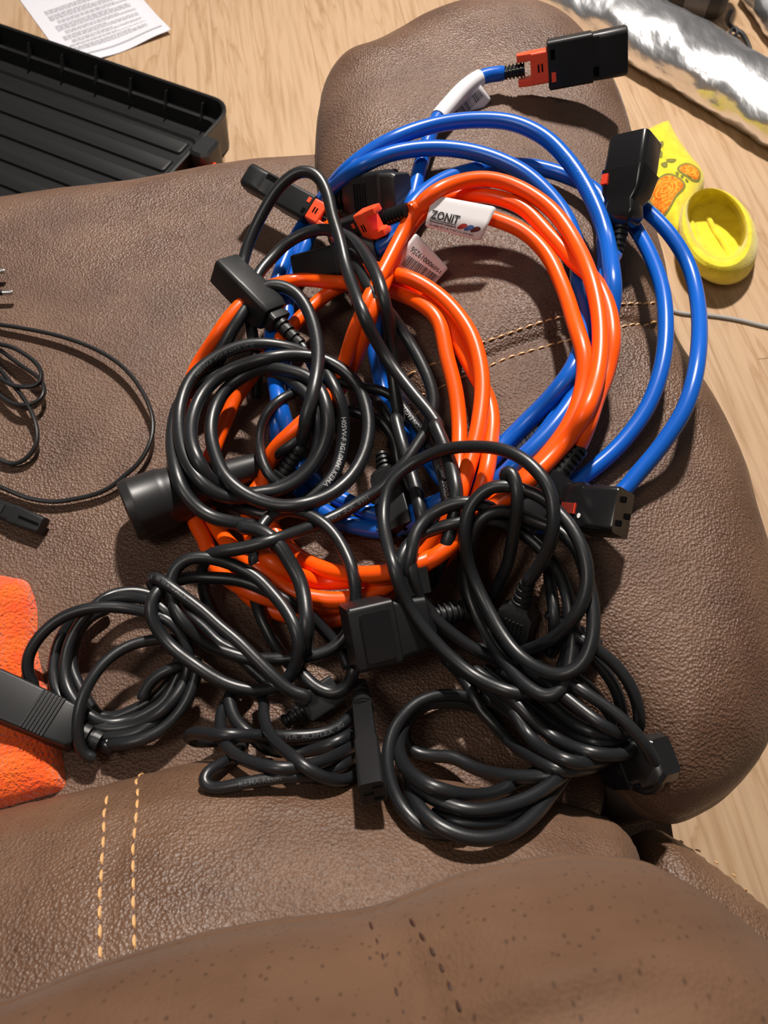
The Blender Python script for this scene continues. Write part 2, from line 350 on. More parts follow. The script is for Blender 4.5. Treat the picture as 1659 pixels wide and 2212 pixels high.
# ---------------------------------------------------------------- floor
floor = empty('floor', (0, 0, 0)); floor['kind'] = 'structure'
PW, PL, PT = .19, 1.2, .008
mb = MB()
b_ = .0012; ring = lambda x, y, z: [(-x, -y, z), (x, -y, z), (x, y, z), (-x, y, z)]
mb.loft([ring(PW / 2, PL / 2, -PT), ring(PW / 2, PL / 2, -b_), ring(PW / 2 - b_ * .6, PL / 2 - b_ * .6, 0)])
pl0 = mb.build('plank', wm, floor, False); ang = math.radians(9); rr = random.Random(3)
first = True
for i in range(-9, 13):
    offy = rr.uniform(0, PL)
    for j in range(-1, 3):
        u, v = i * PW, j * PL - offy + .6
        o = pl0 if first else pl0.copy()
        if not first: COL.objects.link(o)
        first = False
        o.location = (u * math.cos(ang) - v * math.sin(ang), u * math.sin(ang) + v * math.cos(ang), 0); o.rotation_euler = (0, 0, ang)
# ---------------------------------------------------------------- cords: traced routes, heights relaxed so that strands rest on one another
GX = np.arange(-.75, .75, .003); GY = np.arange(-.15, .95, .003)
_gx, _gy = np.meshgrid(GX, GY); _S = S(_gx, _gy); _B = Bs(_gx, _gy)
def _bil(T, x, y):
    x = np.asarray(x, float); y = np.asarray(y, float)
    u = np.clip((x - GX[0]) / .003, 0, len(GX) - 1.001); v = np.clip((y - GY[0]) / .003, 0, len(GY) - 1.001); i = u.astype(int); j = v.astype(int); a = u - i; b = v - j
    return (T[j, i] * (1 - a) + T[j, i + 1] * a) * (1 - b) + (T[j + 1, i] * (1 - a) + T[j + 1, i + 1] * a) * b
_S = np.where(_S > .1, _S, .38)
def S(x, y): return _bil(_S, x, y)
def Bs(x, y): return _bil(_B, x, y)
STR = []      # strands: dict(cord, px samples, start height, radius px)
def P3(px, py, h):
    """world point seen at px,py, h mm above the sofa reference height"""
    d = .5
    for _ in range(30):
        p = at_depth(px, py, d); z = float(Bs(p[0], p[1])) + h * .001
        d += (p[2] - z) / (-rdir(px, py)[2]) * .9
    return at_depth(px, py, d)
def Dm(px, py, h):
    d = np.full(px.shape, .5)
    for _ in range(16):
        p = at_depth(px, py, d); z = Bs(p[:, 0], p[:, 1]) + h * .001
        d = d + (p[:, 2] - z) / (-rdir(px, py)[:, 2]) * .9
    return d
def Dsurf(px, py, clear):
    d = np.full(px.shape, .3); hi = d.copy(); lo = d.copy()
    # march down until the sofa is reached
    for k in range(170):
        p = at_depth(px, py, d); s = S(p[:, 0], p[:, 1]) + clear
        free = p[:, 2] > s; d = np.where(free, d + .003, d)
    return d - .003
def strand(cord, route, r, h=0, pin0=False, pin1=False, bias=0):
    t = trace(route, h); c = crom(t, step=7.0, n=14)
    for _ in range(3): c[1:-1] = .25 * c[:-2] + .5 * c[1:-1] + .25 * c[2:]
    STR.append(dict(cord=cord, c=c, r=r * 1.07, pin0=pin0, pin1=pin1, bias=bias)); return len(STR) - 1
BK = 12.4
# ---- blue cords
strand('blueA', 'Z 1092,158,22 1045,165,18 1005,190,15 966,232,12 940,264,8 926,300,6 912,345,5 898,400 886,450 862,520,5 840,590 818,660 809,740,6 818,800 833,860 866,912 910,965,5 955,1030 1000,1062,5 1060,1050 1118,1000 1185,935 1240,860,6 1275,780,8 1312,700,14 1324,640,26 1318,560,30 1300,480,34 1268,408,36 1228,348,38 1178,298,40 1110,266,42 1030,259,40 940,270,34 860,296,26 790,335,22 735,382,20 690,440,10 650,495,8 624,545,8 600,605 590,665 588,760 600,850 612,905,6 640,990 690,1050,5 750,1084 830,1115,4 920,1098 985,1062 1035,1018,7 1075,975 1130,920,8 1200,848 1246,780 1262,700,8 1250,600,10 1248,545,14 1225,475,24 1190,425,28 1130,372,30 1050,336,32 970,321,30 890,323,28 820,340,24 760,372,22 712,415,16 672,500,10 640,580,7 622,650,6 615,740 610,840 598,930 630,1030,4 700,1105 760,1134 850,1145 940,1105 1010,1085,3 1085,1030 1160,960 1235,850 1290,720,4 1306,620,5 1306,520,8 1298,430,10 1270,402,12 1230,382,12 1160,362,14 1090,358,14 1030,366,14 960,388,12 912,420,8 878,462,6 845,520,6 810,543,20', 16.3, pin0=True, pin1=True)
strand('blueB', 'Z 1333,545,24 1317,570,12 1304,605,8 1300,700,3 1295,790 1250,890 1190,970,2 1110,1060 1090,1105 1150,1135 1250,1120,4 1340,1066,12 1375,1026,18 1430,960,28 1480,880,40 1505,790,48 1510,680,50 1490,580,44 1450,510,34 1400,458,22 1362,432,10 1345,450,6 1372,492,14 1402,545,24 1430,622,34 1438,700,36 1430,790,34 1398,880,26 1340,960,18 1272,1020,10 1225,1050,8 1180,1075,10 1165,1090,12 1180,1098,14 1205,1098,14', 16.0, pin0=True, pin1=True)
# ---- orange cords
strand('orangeA', 'Z 883,454,44 905,447,40 945,440,38 1000,455,34 1070,474,32 1130,500,32 1180,548,32 1216,620,32 1242,700,30 1262,770,28 1258,840,26 1234,910,22 1182,982,16 1130,1034,12 1080,1080,10 1030,1120 980,1170,10 926,1208,12 828,1238,14 738,1238,14 694,1226 651,1206 615,1176,10 585,1135 570,1080,9 585,985,9 640,925 700,868,10 742,790,11 765,720,13 800,640,18 836,571,26 862,520,32 885,476,36 918,432,40 965,402,42 1040,386,44 1110,401,44 1190,452,44 1246,530,42 1282,620,40 1297,720,38 1288,820,34 1250,915,28 1180,1000,20 1110,1062,14 1050,1108,12 980,1172,12 926,1212 860,1240 774,1252 702,1257,12 651,1246 600,1222 560,1190,8 538,1140 540,1090,7 562,1040 610,965,7 680,905,8 740,830,9 780,745,12 806,665,16 832,605,20 852,555,24 880,500,30 915,458,32 960,430,34 1010,421,34 1070,426,36 1130,450,36 1188,508,36 1240,565,30 1288,610,26 1314,665,26 1323,740,26 1308,812,24 1290,856,24 1270,915,28 1247,970,30', 15.6, pin0=True, pin1=True)
strand('orangeB', 'Z 705,478,24 735,520,20 780,565,16 834,588,22 888,602,24 943,634,24 988,678,24 1021,731,24 1038,792,22 1042,846,20 1034,919,18 1022,973,16 1006,1027,14 985,1090,12 955,1150,10 905,1210,8 850,1255 800,1285 737,1296 687,1293 629,1277 579,1242 528,1206 487,1166 455,1115,6 430,1050 408,970 401,900,6 408,840 424,795 456,745,8 498,683,12 540,643,16 595,615,20 653,604,24 700,608,24 760,612,20 800,616,16 847,629,16 908,656,16 945,690,14 966,774,14 984,846,14 992,919,12 992,973 989,1045,10 974,1110 942,1178,7 890,1230 837,1266,6 760,1300 698,1312 625,1302 560,1286 503,1258 465,1225 441,1163,6 421,1127 412,1080 430,1030 460,975,6 480,926,7 508,864 548,806,8 588,752 631,705,10 660,676,12 715,630,14 770,606,12 830,598,12 890,612,12 932,655,10 970,700 1000,760,10 1030,815 1053,858 1063,905,9 1060,955 1053,1009 1044,1044,8 1024,1095 995,1150,4 960,1205 905,1255 850,1282,3 799,1301 740,1335 698,1340,3 625,1330 571,1311 535,1285 500,1240,3', 15.3, pin0=True)
# ---- black cords of the upper middle
K = 'loopcord'
strand(K, 'D 420,1440,6 430,1250,8 400,1050,10 380,900,12 410,760,20 450,680,24 520,600,36 600,520,46 700,460,52 820,430,56 920,450,56 1010,500,52 1090,600,48 1150,720,46 1190,860,42 1220,1000,40 1232,1200,38 1255,1400,34 1280,1600,30 S 900,400,30 960,650,28 1020,850,26 1080,1050,22 1150,1300,18 1190,1500,14 1215,1620,10 1200,1800,6 Z 890,1230,4 905,1275,5 935,1250,8 H 475,860,10 520,750,12 552,640,14 578,540,18 585,470,22 582,400,26 565,310,30 530,200,34 490,100,36 460,30,38 D 1520,1620,40 1470,1540,42 1370,1420,44 1260,1280,46 1180,1160,48 1100,1020,52 1050,900,56 1000,770,60 960,650,64 925,500,70 880,350,76 850,220,80 800,125,84 740,85,86 670,92,86 600,140,82 540,205,76 470,320,64 410,440,54 370,540,46 343,640,40 328,790,22 300,950,10 262,1080,8 210,1200,7 150,1300,6', BK)
K = 'longcord'
strand(K, 'Z 712,478,24 722,486,28 740,520,32 D 980,560,34 1040,670,34 1110,790,32 1180,880,30 1245,960,30 1310,1060,28 1395,1200,26 1462,1350,26 1485,1470,24 1458,1590,22 S 1255,570,22 1180,680,22 1085,830,26 1000,950,28 870,1070,30 760,1200,30 640,1290,30 500,1375,30 330,1480,30 150,1570,32 0,1640,34 I 1000,172,36 850,225,38 650,282,38 450,318,34 405,345,26 378,400,12 382,480,6 400,580,5 452,690 520,790,5 600,860 690,930', BK)
K = 'eaglecord'
strand(K, 'G 1060,1290,3 1150,1180,3 S 1440,1600,6 1480,1450,10 1462,1250,12 1420,1050,14 1350,860,14 1265,700,16 1180,570,18 1080,430,18 980,300,16 850,175,14 700,110,14 540,90,14 G 1160,362,14 1060,345,13 960,365,13 860,398,14 765,435,15 690,490,18 640,565,22 614,660,26 612,740,28 628,820,28 672,910,26 740,975,22 800,1060,10', 10.2)
strand(K, 'S 600,170,10 700,240,10 790,370,8 860,500,8 890,640,4 850,760,2', 10.6)
K = 'socketcord'
strand(K, 'V 1230,395,16 1290,340,17 1400,272,18 1480,225,18 G 830,690,12 880,640,8 950,570,8 1060,520,8 1180,525,10 S 620,425,12 740,460,12 830,560,12 895,680,10 925,850,8 950,1000,6 960,1200,4 900,1500,3 840,1700,3', 11.4, pin0=True)
K = 'plugcord'
strand(K, 'D 60,1400,6 150,1250,8 215,1150,8 300,1000,12 400,850,20 480,775,32 560,768,38 650,805,44 715,880,46 760,980,48 785,1080,50 795,1180,50 785,1300,48 765,1400,46 745,1480,44 720,1560,40 G 885,600,38 860,700,34 850,745,32', 13.0, pin1=True)
K = 'coilA'
strand(K, 'I 975,985,10 996,880,24 1002,750,32 990,600,36 960,480,38 900,370,38 820,250,38 720,182,38 600,160,36 G 580,1206,34 470,1190,34 330,1155,34 230,1090,32 150,990,30 105,850,28 88,720,26 96,600,20 130,480,16 210,380,14 330,310,14 470,265,16 620,268,20 740,308,24 850,380,26 930,470,28 963,560,28 965,680,28 940,800,26 860,900,24 760,960,22 640,1003,22 500,1010,20 400,975,22 320,930,24 240,810,30 200,680,34 212,550,36 275,410,36 400,295,36 560,230,38 750,190,40 880,190,40 990,212,40 1100,270,40 1190,360,40 1242,480,38 1262,620,38 1232,780,38 1150,920,38 1030,1020,40 900,1070,42 750,1088,42 600,1052,40 475,980,38 392,890,36 342,770,34 318,640,32 340,510,30 400,405,28 500,320,28 640,262,30 780,280,30 900,320,32 975,400,34 1010,500,34 1020,620,34 978,760,34 900,880,34 800,960,32 700,1000,32 600,1012,30 470,1040,28 350,1012,26 250,930,26 160,780,28 130,620,28 140,480,30 200,330,32 330,210,34 500,132,36 650,120,36 800,145,36 880,170,30 960,225,28 1030,330,26 1090,460,26 1112,600,26 1100,760,26 1050,900,24 950,1010,22 830,1090,20 700,1140,18 600,1130,16 470,1080,14 400,1040,8', 13.4)
strand(K, 'Z 650,745,36 668,772,28 690,820,12 715,870,6 725,930,4', 12)
# ---- lower middle pile
K = 'pileA'
strand(K, 'I 1285,1000,34 1262,1080,28 1230,1125,24 1160,1155,24 1060,1120,24 975,1040,20 900,975,10 850,925,8 780,800,6 720,670,6 690,550,6 686,400,8 700,260,10 735,155,18 790,95,24 870,62,30 970,75,34 1080,125,36 1170,210,36 1240,330,36 1282,450,34 1292,600,32 1262,760,30 1180,870,24 1060,925,18 930,945,14 800,952,12 650,946,16 530,912,18 420,870,20 330,790,20 250,700,18 205,600,18 188,500,20 220,410,26 290,355,28 400,345,30 550,382,32 700,460,34 800,560,34 880,660,34 940,780,32 956,880,28 930,1000,22 880,1080,16 800,1125,18 700,1138,22 560,1112,24 450,1062,26 330,982,28 220,900,28 130,800,28 78,700,28 78,600,30 130,530,28 200,490,14 300,465,12 450,465,12 600,480,12 700,512,12 810,565,10 900,605,10 1010,680,10 1100,770,10 1170,850,12 1230,940,12 1250,1010,8', BK + .4)
strand(K, 'I 940,1200,30 1020,1185,40 1000,1172,42 940,1155,42 880,1122,42 800,1050,42 700,950,42 600,850,42 480,750,42 380,660,44 260,570,44 160,497,44 95,458,42 66,470,34 90,520,18 180,590,8 300,690,6 400,775,6 480,855,6 560,900,5 680,1010,8 780,1100,8', BK)
# ---- left coil
K = 'leftcoil'
strand(K, 'J 250,950,10 205,860,22 200,740,26 262,610,28 390,480,28 550,400,26 700,372,24 850,372,20 1000,395,16 1100,422,12 1200,460,8 1300,560,6 1350,700,6 1345,840,6 1300,950 1200,1080,7 1060,1180,7 900,1232,7 750,1240,7 620,1195,6 500,1100,6 420,1000,6 385,850,6 400,700,6 440,580,6 520,470,7 660,385,8 800,310,12 950,300,14 1080,325,14 1190,400,10 1270,500,5 1320,650,5 1300,800,5 1260,900,5 1180,1040,6 1050,1130,6 900,1190,6 750,1200,6 620,1130,8 520,1020,6 470,900,8 470,750,8 510,600,8 600,450,9 700,345,10 800,282,8 950,258,8 1060,275,8 1150,318,6 1230,400,5 1300,560,4 1290,720,4 1240,840,4 1190,940,5 1080,1040,5 950,1110,5 800,1160,5 700,1142,5 640,1060,5 570,940,5 515,800,5 520,660,6 570,540,6 650,440,6 780,380,6', 11.6, h=6)
strand(K, 'J 690,1345,10 850,1352,10 1000,1325,9 1150,1255,8 1280,1130,8 1360,1000,8 1400,880,8 1420,780,6', 12.0, pin0=True)
strand(K, 'J 680,1455,14 600,1420,20 562,1310,30 560,1160,36 600,1000,36 680,850,34 780,740,30 900,660,24 1020,618,16 1130,602,10 1220,600,6 1330,650,4', 11.6)
strand(K, 'J 690,1300,9 850,1295,8 980,1270,8 1100,1200,7 1240,1080,6 1330,940,6 1400,820,5', 11.2)
strand(K, 'J 1015,1035,6 1050,950,8 1120,870,8 1230,810,8 1350,775,6 1430,765,5', 11.6)
# ---- bottom middle coil
K = 'bottomcoil'
strand(K, 'K 1290,420,12 1240,440,12 1150,520,20 1080,568,22 950,600,24 750,608,26 550,605,26 350,598,26 200,590,26 110,585,24 78,602,16 110,635,8 250,640,5 400,620,4 500,600', BK + .2)
strand(K, 'K 560,300,12 610,370,20 602,450,24 632,560,28 700,660,28 800,745,28 900,825,28 1000,885,28 1100,915,24 1200,900,20 1260,860,10', BK)
strand(K, 'K 520,280,5 400,280,8 366,330,12 378,410,14 415,500,14 470,560,14 560,640,10 600,680,10 740,715,12 900,710,14 1050,672,14 1180,610,12 1270,560,6', BK)
strand(K, 'K 440,290,5 350,360,8 312,450,10 308,560,12 330,650,16 395,725,18 500,780,18 650,820,18 800,828,16 950,800,14 1100,745,12 1200,690,10 1280,640,5', BK)
strand(K, 'K 1180,930,8 1100,905,10 960,892,14 800,885,16 650,902,16 500,925,18 350,955,18 250,965,16 190,925,14 215,860,12 300,805,10 380,760,8 450,690,6 480,640', BK)
strand(K, 'K 950,850,5 1080,840,6 1180,790,6 1260,740', BK)
# ---- right centre coil
K = 'rightcoil'
strand(K, 'H 978,930,40 1060,820,50 1112,700,56 1130,560,60 1110,420,62 1050,320,62 950,232,62 830,182,60 680,168,58 530,182,56 400,232,54 290,300,50 210,390,48 180,500,48 180,620,48 205,740,48 240,860,48 275,970,48 335,1085,48 420,1205,46 540,1335,44 680,1448,42 810,1515,40 930,1550,34 1020,1550,26 1120,1500,18 1180,1400,14 1215,1280,12 1222,1150,12 1215,1040,14 1180,920,16 1120,820,18 1040,720,20 950,650,20 860,600,18 760,580,16 620,590,18 480,625,22 370,670,30 300,740,34 262,860,36 275,980,38 330,1090,30 480,1180,20 600,1250,16 700,1300,14 850,1290,16 960,1310,30 1100,1258,38 1200,1180,44 1282,1060,48 1318,920,50 1300,770,50 1235,630,48 1150,530,46 1060,450,44 960,410,42 860,388,40 780,398,40 705,450,42 650,540,44 630,680,46 650,820,46 700,950,46 770,1090,48 840,1215,50 930,1330,50 1050,1415,50 1170,1445,50 1280,1390,48 1342,1260,46 1352,1100,44 1320,920,36 1260,740,30 1160,640,26 1060,600,26 960,560,28 860,528,28 770,540,30 710,590,32 672,670,34 650,780,32 640,900,32 670,1040,34 760,1230,36 870,1390,36 980,1510,36 1090,1565,36 1170,1530,34 1210,1440,30 1235,1300,20 1242,1150,14 1230,1050,12', BK + .8, pin0=True)
strand(K, 'H 960,420,20 850,330,30 880,300,48 905,330,58 925,420,62 922,540,62 900,680,56 880,800,46 832,920,36 780,1020,26 700,1080,16', BK + .6)
strand(K, 'H 300,900,30 330,780,34 360,650,36 440,555,38 540,500,38 640,480,36 740,500,30 800,520,24', BK + .4)
strand(K, 'H 325,800,30 345,900,36 392,1030,38 480,1145,38 580,1230,36 680,1298,34 780,1345,28 880,1380,18', BK + .4)
strand(K, 'H 1100,830,6 1112,950,6 1130,1070,6 1135,1200,8 1110,1330,8', BK)
strand(K, 'H 700,640,14 640,700,10 620,800,14 632,950,18 680,1095,20', BK)
# ---- bottom right coil
K = 'bigcoil'
strand(K, 'L 860,600,4 760,490,5 650,415,8 560,392,8 450,378,10 350,385,14 250,425,16 165,510,16 112,610,16 92,740,16 118,880,18 180,1000,18 260,1085,16 330,1125,10 420,1135,4 520,1140,3', BK)
strand(K, 'L 700,560,4 620,470,5 520,430,6 380,420,8 250,450,10 172,560,12 152,680,14 192,775,16 280,852,18 400,902,20 550,930,20 680,912,20 790,862,16 900,800,8 1000,740,5 1080,670,4', BK + 1)
strand(K, 'L 190,820,8 225,920,12 280,1010,16 370,1090,20 500,1148,22 620,1162,22 760,1130,22 880,1042,22 960,950,20 1010,880,14 1060,810,8 1130,745,5 1200,690,4', BK + 2)
strand(K, 'L 220,850,10 300,920,14 420,975,20 560,1008,22 700,992,24 850,942,24 960,880,22 1040,820,14 1110,750,6 1190,680,4', BK + 1)
strand(K, 'L 340,1020,10 480,1068,12 640,1080,14 780,1042,14 890,965,10 960,890,6 1040,800,4', BK + 1)
strand(K, 'L 680,440,3 520,412,3 360,415,3 245,470,3 190,560,3 195,650,4 260,700,4 350,712,5 430,715,7 490,738,10 560,775,14 690,812,16 850,826,18 1000,812,16 1120,775,10 1220,700,5', BK + .5)
strand(K, 'L 400,180,8 490,270,9 560,380,10 592,450,14 672,540,18 750,625,20 850,705,22 950,762,24 1050,790,24 1150,785,22 1250,750,16 1330,720,8', BK)
strand(K, 'L 480,200,10 600,310,12 690,390,14 745,430,18 800,505,24 850,590,26 930,668,28 1050,730,28 1150,752,28 1250,738,24 1350,700,10', BK + .6)
strand(K, 'L 560,240,12 690,340,16 790,420,20 850,482,26 930,560,30 1050,642,32 1180,690,34 1300,706,34 1400,690,30 1440,650,20', BK + .6)
strand(K, 'L 620,230,10 740,320,12 820,390,16 890,450,22 980,525,26 1100,595,28 1220,635,28 1330,635,22 1400,610,14', BK)
strand(K, 'L 700,240,14 810,310,18 900,370,22 985,430,26 1085,512,30 1190,575,30 1300,600,24 1370,590,14', BK)
strand(K, 'L 800,200,16 920,280,24 1000,340,30 1060,390,34 1160,470,36 1270,550,34 1360,595,28 1430,610,16', BK)
strand(K, 'L 860,170,12 940,240,18 1000,280,24 1080,312,34 1200,390,44 1330,480,50 1430,575,50 1515,690,46 1562,790,38 1568,860,24 1520,890,12 1440,870,10 1380,800,8', BK)
strand(K, 'L 1050,-20,10 1130,62,20 1235,135,24 1335,222,26 1412,330,26 1452,440,24 1460,540,20 1430,620,12', BK)
strand(K, 'L 1040,30,10 1120,105,16 1220,190,20 1300,290,20 1350,395,20 1368,490,16 1380,590,10', BK)
strand(K, 'L 1040,230,12 1110,275,14 1180,335,16 1260,425,16 1330,520,12', BK)
strand(K, 'L 960,-60,6 1040,-20,6 1150,40,6 1250,110,5', BK - 1)
# thin flat lead at the left
K = 'thinlead'
strand(K, 'b -300,380,5 -160,455,5 0,505,7 120,522,7 F 380,580,6 560,638,4 700,702,3 818,780,2 900,862 968,960 1018,1060 1044,1160 1042,1250 1010,1350 940,1460 850,1540,2 760,1615 640,1670 500,1700 380,1718,3 200,1695,2 80,1650 0,1615 -120,1560 -200,1480', 7.2, h=3)
strand(K, 'b -200,600,3 0,655,7 100,680,7 210,745,6 290,810,6 325,900,6 300,965,5 200,985,4 100,975,4 0,915,4 -140,800,3', 7.2)
strand(K, 'b -120,640,3 0,700,5 120,790,4 210,850,4 290,905,4 335,960,4 345,1030,3 310,1085,3 220,1122,5 110,1120,5 0,1050,4 -100,960,3', 7.0)
strand(K, 'b -120,720,2 0,850,3 90,960,2 160,1040,2 220,1130,2 265,1230,2 290,1340,2 275,1440,2 210,1530,2 110,1580,2 0,1545,2 -120,1480,2', 7.2)
strand(K, 'b -300,1980,4 -200,1950,4 -120,1900,5 -100,1888,6', 6.5)
# ---------------------------------------------------------------- relaxation of the heights
CONN = []   # filled before relaxing: capsules of the plugs (tail, tip as px,py,h ; radius px)
CT = {}
def conn_axis(key, tail, tip, rpx):
    CT[key] = (tail, tip); CONN.append((tail, tip, rpx))
conn_axis('x1', (650, 745, 36), (484, 577, 52), 26)
conn_axis('x2', (647, 969, 32), (603, 1038, 16), 13)
conn_axis('x3', (824, 980, 14), (868, 1152, 20), 24)
conn_axis('x4', (1139, 1257, 38), (1098, 1405, 18), 22)
conn_axis('x5', (1003, 1318, 34), (752, 1378, 44), 38)
conn_axis('x6', (1247, 970, 30), (1135, 1115, 22), 20)
conn_axis('x7', (1205, 1098, 14), (1346, 1108, 40), 30)
conn_axis('x8', (1333, 545, 24), (1372, 302, 62), 34)
conn_axis('x9', (1090, 158, 22), (1354, 108, 46), 34)
conn_axis('x10', (712, 478, 24), (540, 384, 34), 26)
conn_axis('x11', (883, 454, 44), (732, 506, 34), 22)
conn_axis('x12', (712, 432, 20), (868, 418, 22), 30)
conn_axis('x13', (812, 543, 20), (645, 585, 24), 26)
conn_axis('x14', (778, 1478, 16), (805, 1712, 30), 24)
conn_axis('x15', (218, 1602, 14), (-60, 1478, 22), 22)
conn_axis('x16', (1318, 1668, 12), (1440, 1632, 20), 24)
conn_axis('sock', (572, 1000, 16), (292, 1100, 25), 36)
CONN.append(((420, 1055, 20), (292, 1100, 25), 66))
XY = []; E0 = []; RP = []; ID = []; AR = []; PIN = []; FIX = []; BI = []
for si, s in enumerate(STR):
    c = s['c']; n = len(c); XY.append(c[:, :2]); E0.append(c[:, 2]); RP.append(np.full(n, s['r'])); ID.append(np.full(n, si)); AR.append(np.arange(n) * 7.0)
    p = np.zeros(n, bool); p[:2] = s['pin0']; p[-2:] |= s['pin1']; PIN.append(p); FIX.append(np.zeros(n, bool)); s['n'] = n
for k, (a, b, r) in enumerate(CONN):
    n = max(3, int(math.hypot(a[0] - b[0], a[1] - b[1]) / 7)); t = np.linspace(.12, .95, n)[:, None]; q = np.array(a) * (1 - t) + np.array(b) * t
    XY.append(q[:, :2]); E0.append(q[:, 2]); RP.append(np.full(n, r)); ID.append(np.full(n, 1000 + k)); AR.append(np.zeros(n)); PIN.append(np.ones(n, bool)); FIX.append(np.ones(n, bool))
XY = np.vstack(XY); E0 = np.concatenate(E0); RP = np.concatenate(RP); ID = np.concatenate(ID); AR = np.concatenate(AR); PIN = np.concatenate(PIN)
D0 = Dm(XY[:, 0], XY[:, 1], E0)
RW = np.zeros(len(XY))
for si, s in enumerate(STR):
    m = ID == si; s['R'] = float(np.mean(s['r'] * D0[m] / F)); RW[m] = s['R']
m = ID >= 1000; RW[m] = RP[m] * D0[m] / F
DS = Dsurf(XY[:, 0], XY[:, 1], RW)
I, J = [], []
X32 = XY.astype(np.float32)
for a in range(0, len(XY), 600):
    d2 = ((X32[a:a + 600, None, :] - X32[None, :, :]) ** 2).sum(-1)
    lim = (RP[a:a + 600, None] + RP[None, :]) ** 2
    i, j = np.nonzero(d2 < lim); i = i + a; k = i < j; i = i[k]; j = j[k]
    same = (ID[i] == ID[j]) & (np.abs(AR[i] - AR[j]) < 75); k = ~same & ~((ID[i] >= 1000) & (ID[j] >= 1000))
    # a cable may enter its own plug
    i = i[k]; j = j[k]; k = ~((PIN[i] & (ID[i] < 1000)) | (PIN[j] & (ID[j] < 1000))); I.append(i[k]); J.append(j[k])
I = np.concatenate(I); J = np.concatenate(J)
hi = E0[I] >= E0[J] + 0.01; up = np.where(hi, I, J); dn = np.where(hi, J, I)
dist = np.linalg.norm(XY[up] - XY[dn], axis=1)
Dp = np.minimum(D0, DS)
RS = (RW[up] + RW[dn])
bounds = []; k = 0
for s in STR: bounds.append((k, k + s['n'])); k += s['n']
movable = ~PIN
def smooth_pass(D, a, w):
    nb = D.copy(); nb[1:-1] = .5 * (D[:-2] + D[2:])
    for (p, q) in bounds: nb[p] = D[p]; nb[q - 1] = D[q - 1]
    mv = movable.copy(); return np.where(mv, D + a * (nb - D), D)
def gsmooth(D, k):
    out = D.copy()
    for (p, q) in bounds:
        m = q - p; w = np.exp(-.5 * (np.arange(-3 * k, 3 * k + 1) / k) ** 2); w /= w.sum()
        e = D[p:q]; kk = min(3 * k, m - 1); pad = np.r_[2 * e[0] - e[kk:0:-1], e, 2 * e[-1] - e[-2:-kk - 2:-1]]; w2 = w[3 * k - kk:3 * k + kk + 1]; w2 = w2 / w2.sum()
        out[p:q] = np.convolve(pad, w2, 'valid')[:m]
    return np.where(movable, out, D)
DM = DS.copy()
for (p, q) in bounds:
    for _ in range(6): DM[p + 1:q - 1] = np.minimum(DM[p + 1:q - 1], np.minimum(DM[p:q - 2], DM[p + 2:q]))
DS2 = np.minimum(gsmooth(DM, 5), DM + .004); DS2 = np.where(movable, np.minimum(DS2, DS + .001), DS)
NI = 90
for it in range(NI):
    dm = dist * .5 * (Dp[up] + Dp[dn]) / F; need = np.sqrt(np.maximum(RS ** 2 - dm ** 2, 0)) * .95
    viol = need - (Dp[dn] - Dp[up]); v = np.where(viol > 0, viol, 0)
    pu = np.zeros(len(Dp)); np.maximum.at(pu, up, v); pd = np.zeros(len(Dp)); np.maximum.at(pd, dn, v)
    ex = gsmooth(np.clip(.35 * pd - .6 * pu, -.003, .003), 3); Dn = np.where(movable, Dp + ex, Dp)
    if it < NI - 20: Dn = np.where(movable, Dn + .04 * (D0 - Dn), Dn)
    Dn = gsmooth(Dn, 2); Dn = np.clip(Dn, DS2 - .13, DS2)
    Dp = np.where(movable, np.minimum(Dn, DS2), Dp)
Dp = gsmooth(Dp, 3)
for s, (p, q) in zip(STR, bounds):
    n = q - p; K_ = min(18, n // 2)
    for pin, idx in ((s['pin0'], [p + k for k in range(n)]), (s['pin1'], [q - 1 - k for k in range(n)])):
        if not pin: continue
        ext = 2 * Dp[idx[3]] - Dp[idx[5]] if n > 8 else Dp[idx[3]]; ext = Dp[idx[3]] + (Dp[idx[3]] - Dp[idx[6]])
        dl = Dp[idx[0]] - ext
        for k in range(2, K_): Dp[idx[k]] += dl * (1 - sst(np.array(k / K_)))
    Dp[p + 2:q - 2] = np.convolve(Dp[p:q], np.ones(5) / 5, 'valid')
for s, (p, q) in zip(STR, bounds): s['P'] = at_depth(XY[p:q, 0], XY[p:q, 1], Dp[p:q])
print('relax', len(XY), len(I), 'residual mm', 1000 * float(v.max()), 1000 * float(np.mean(v[v > 0])) if (v > 0).any() else 0)
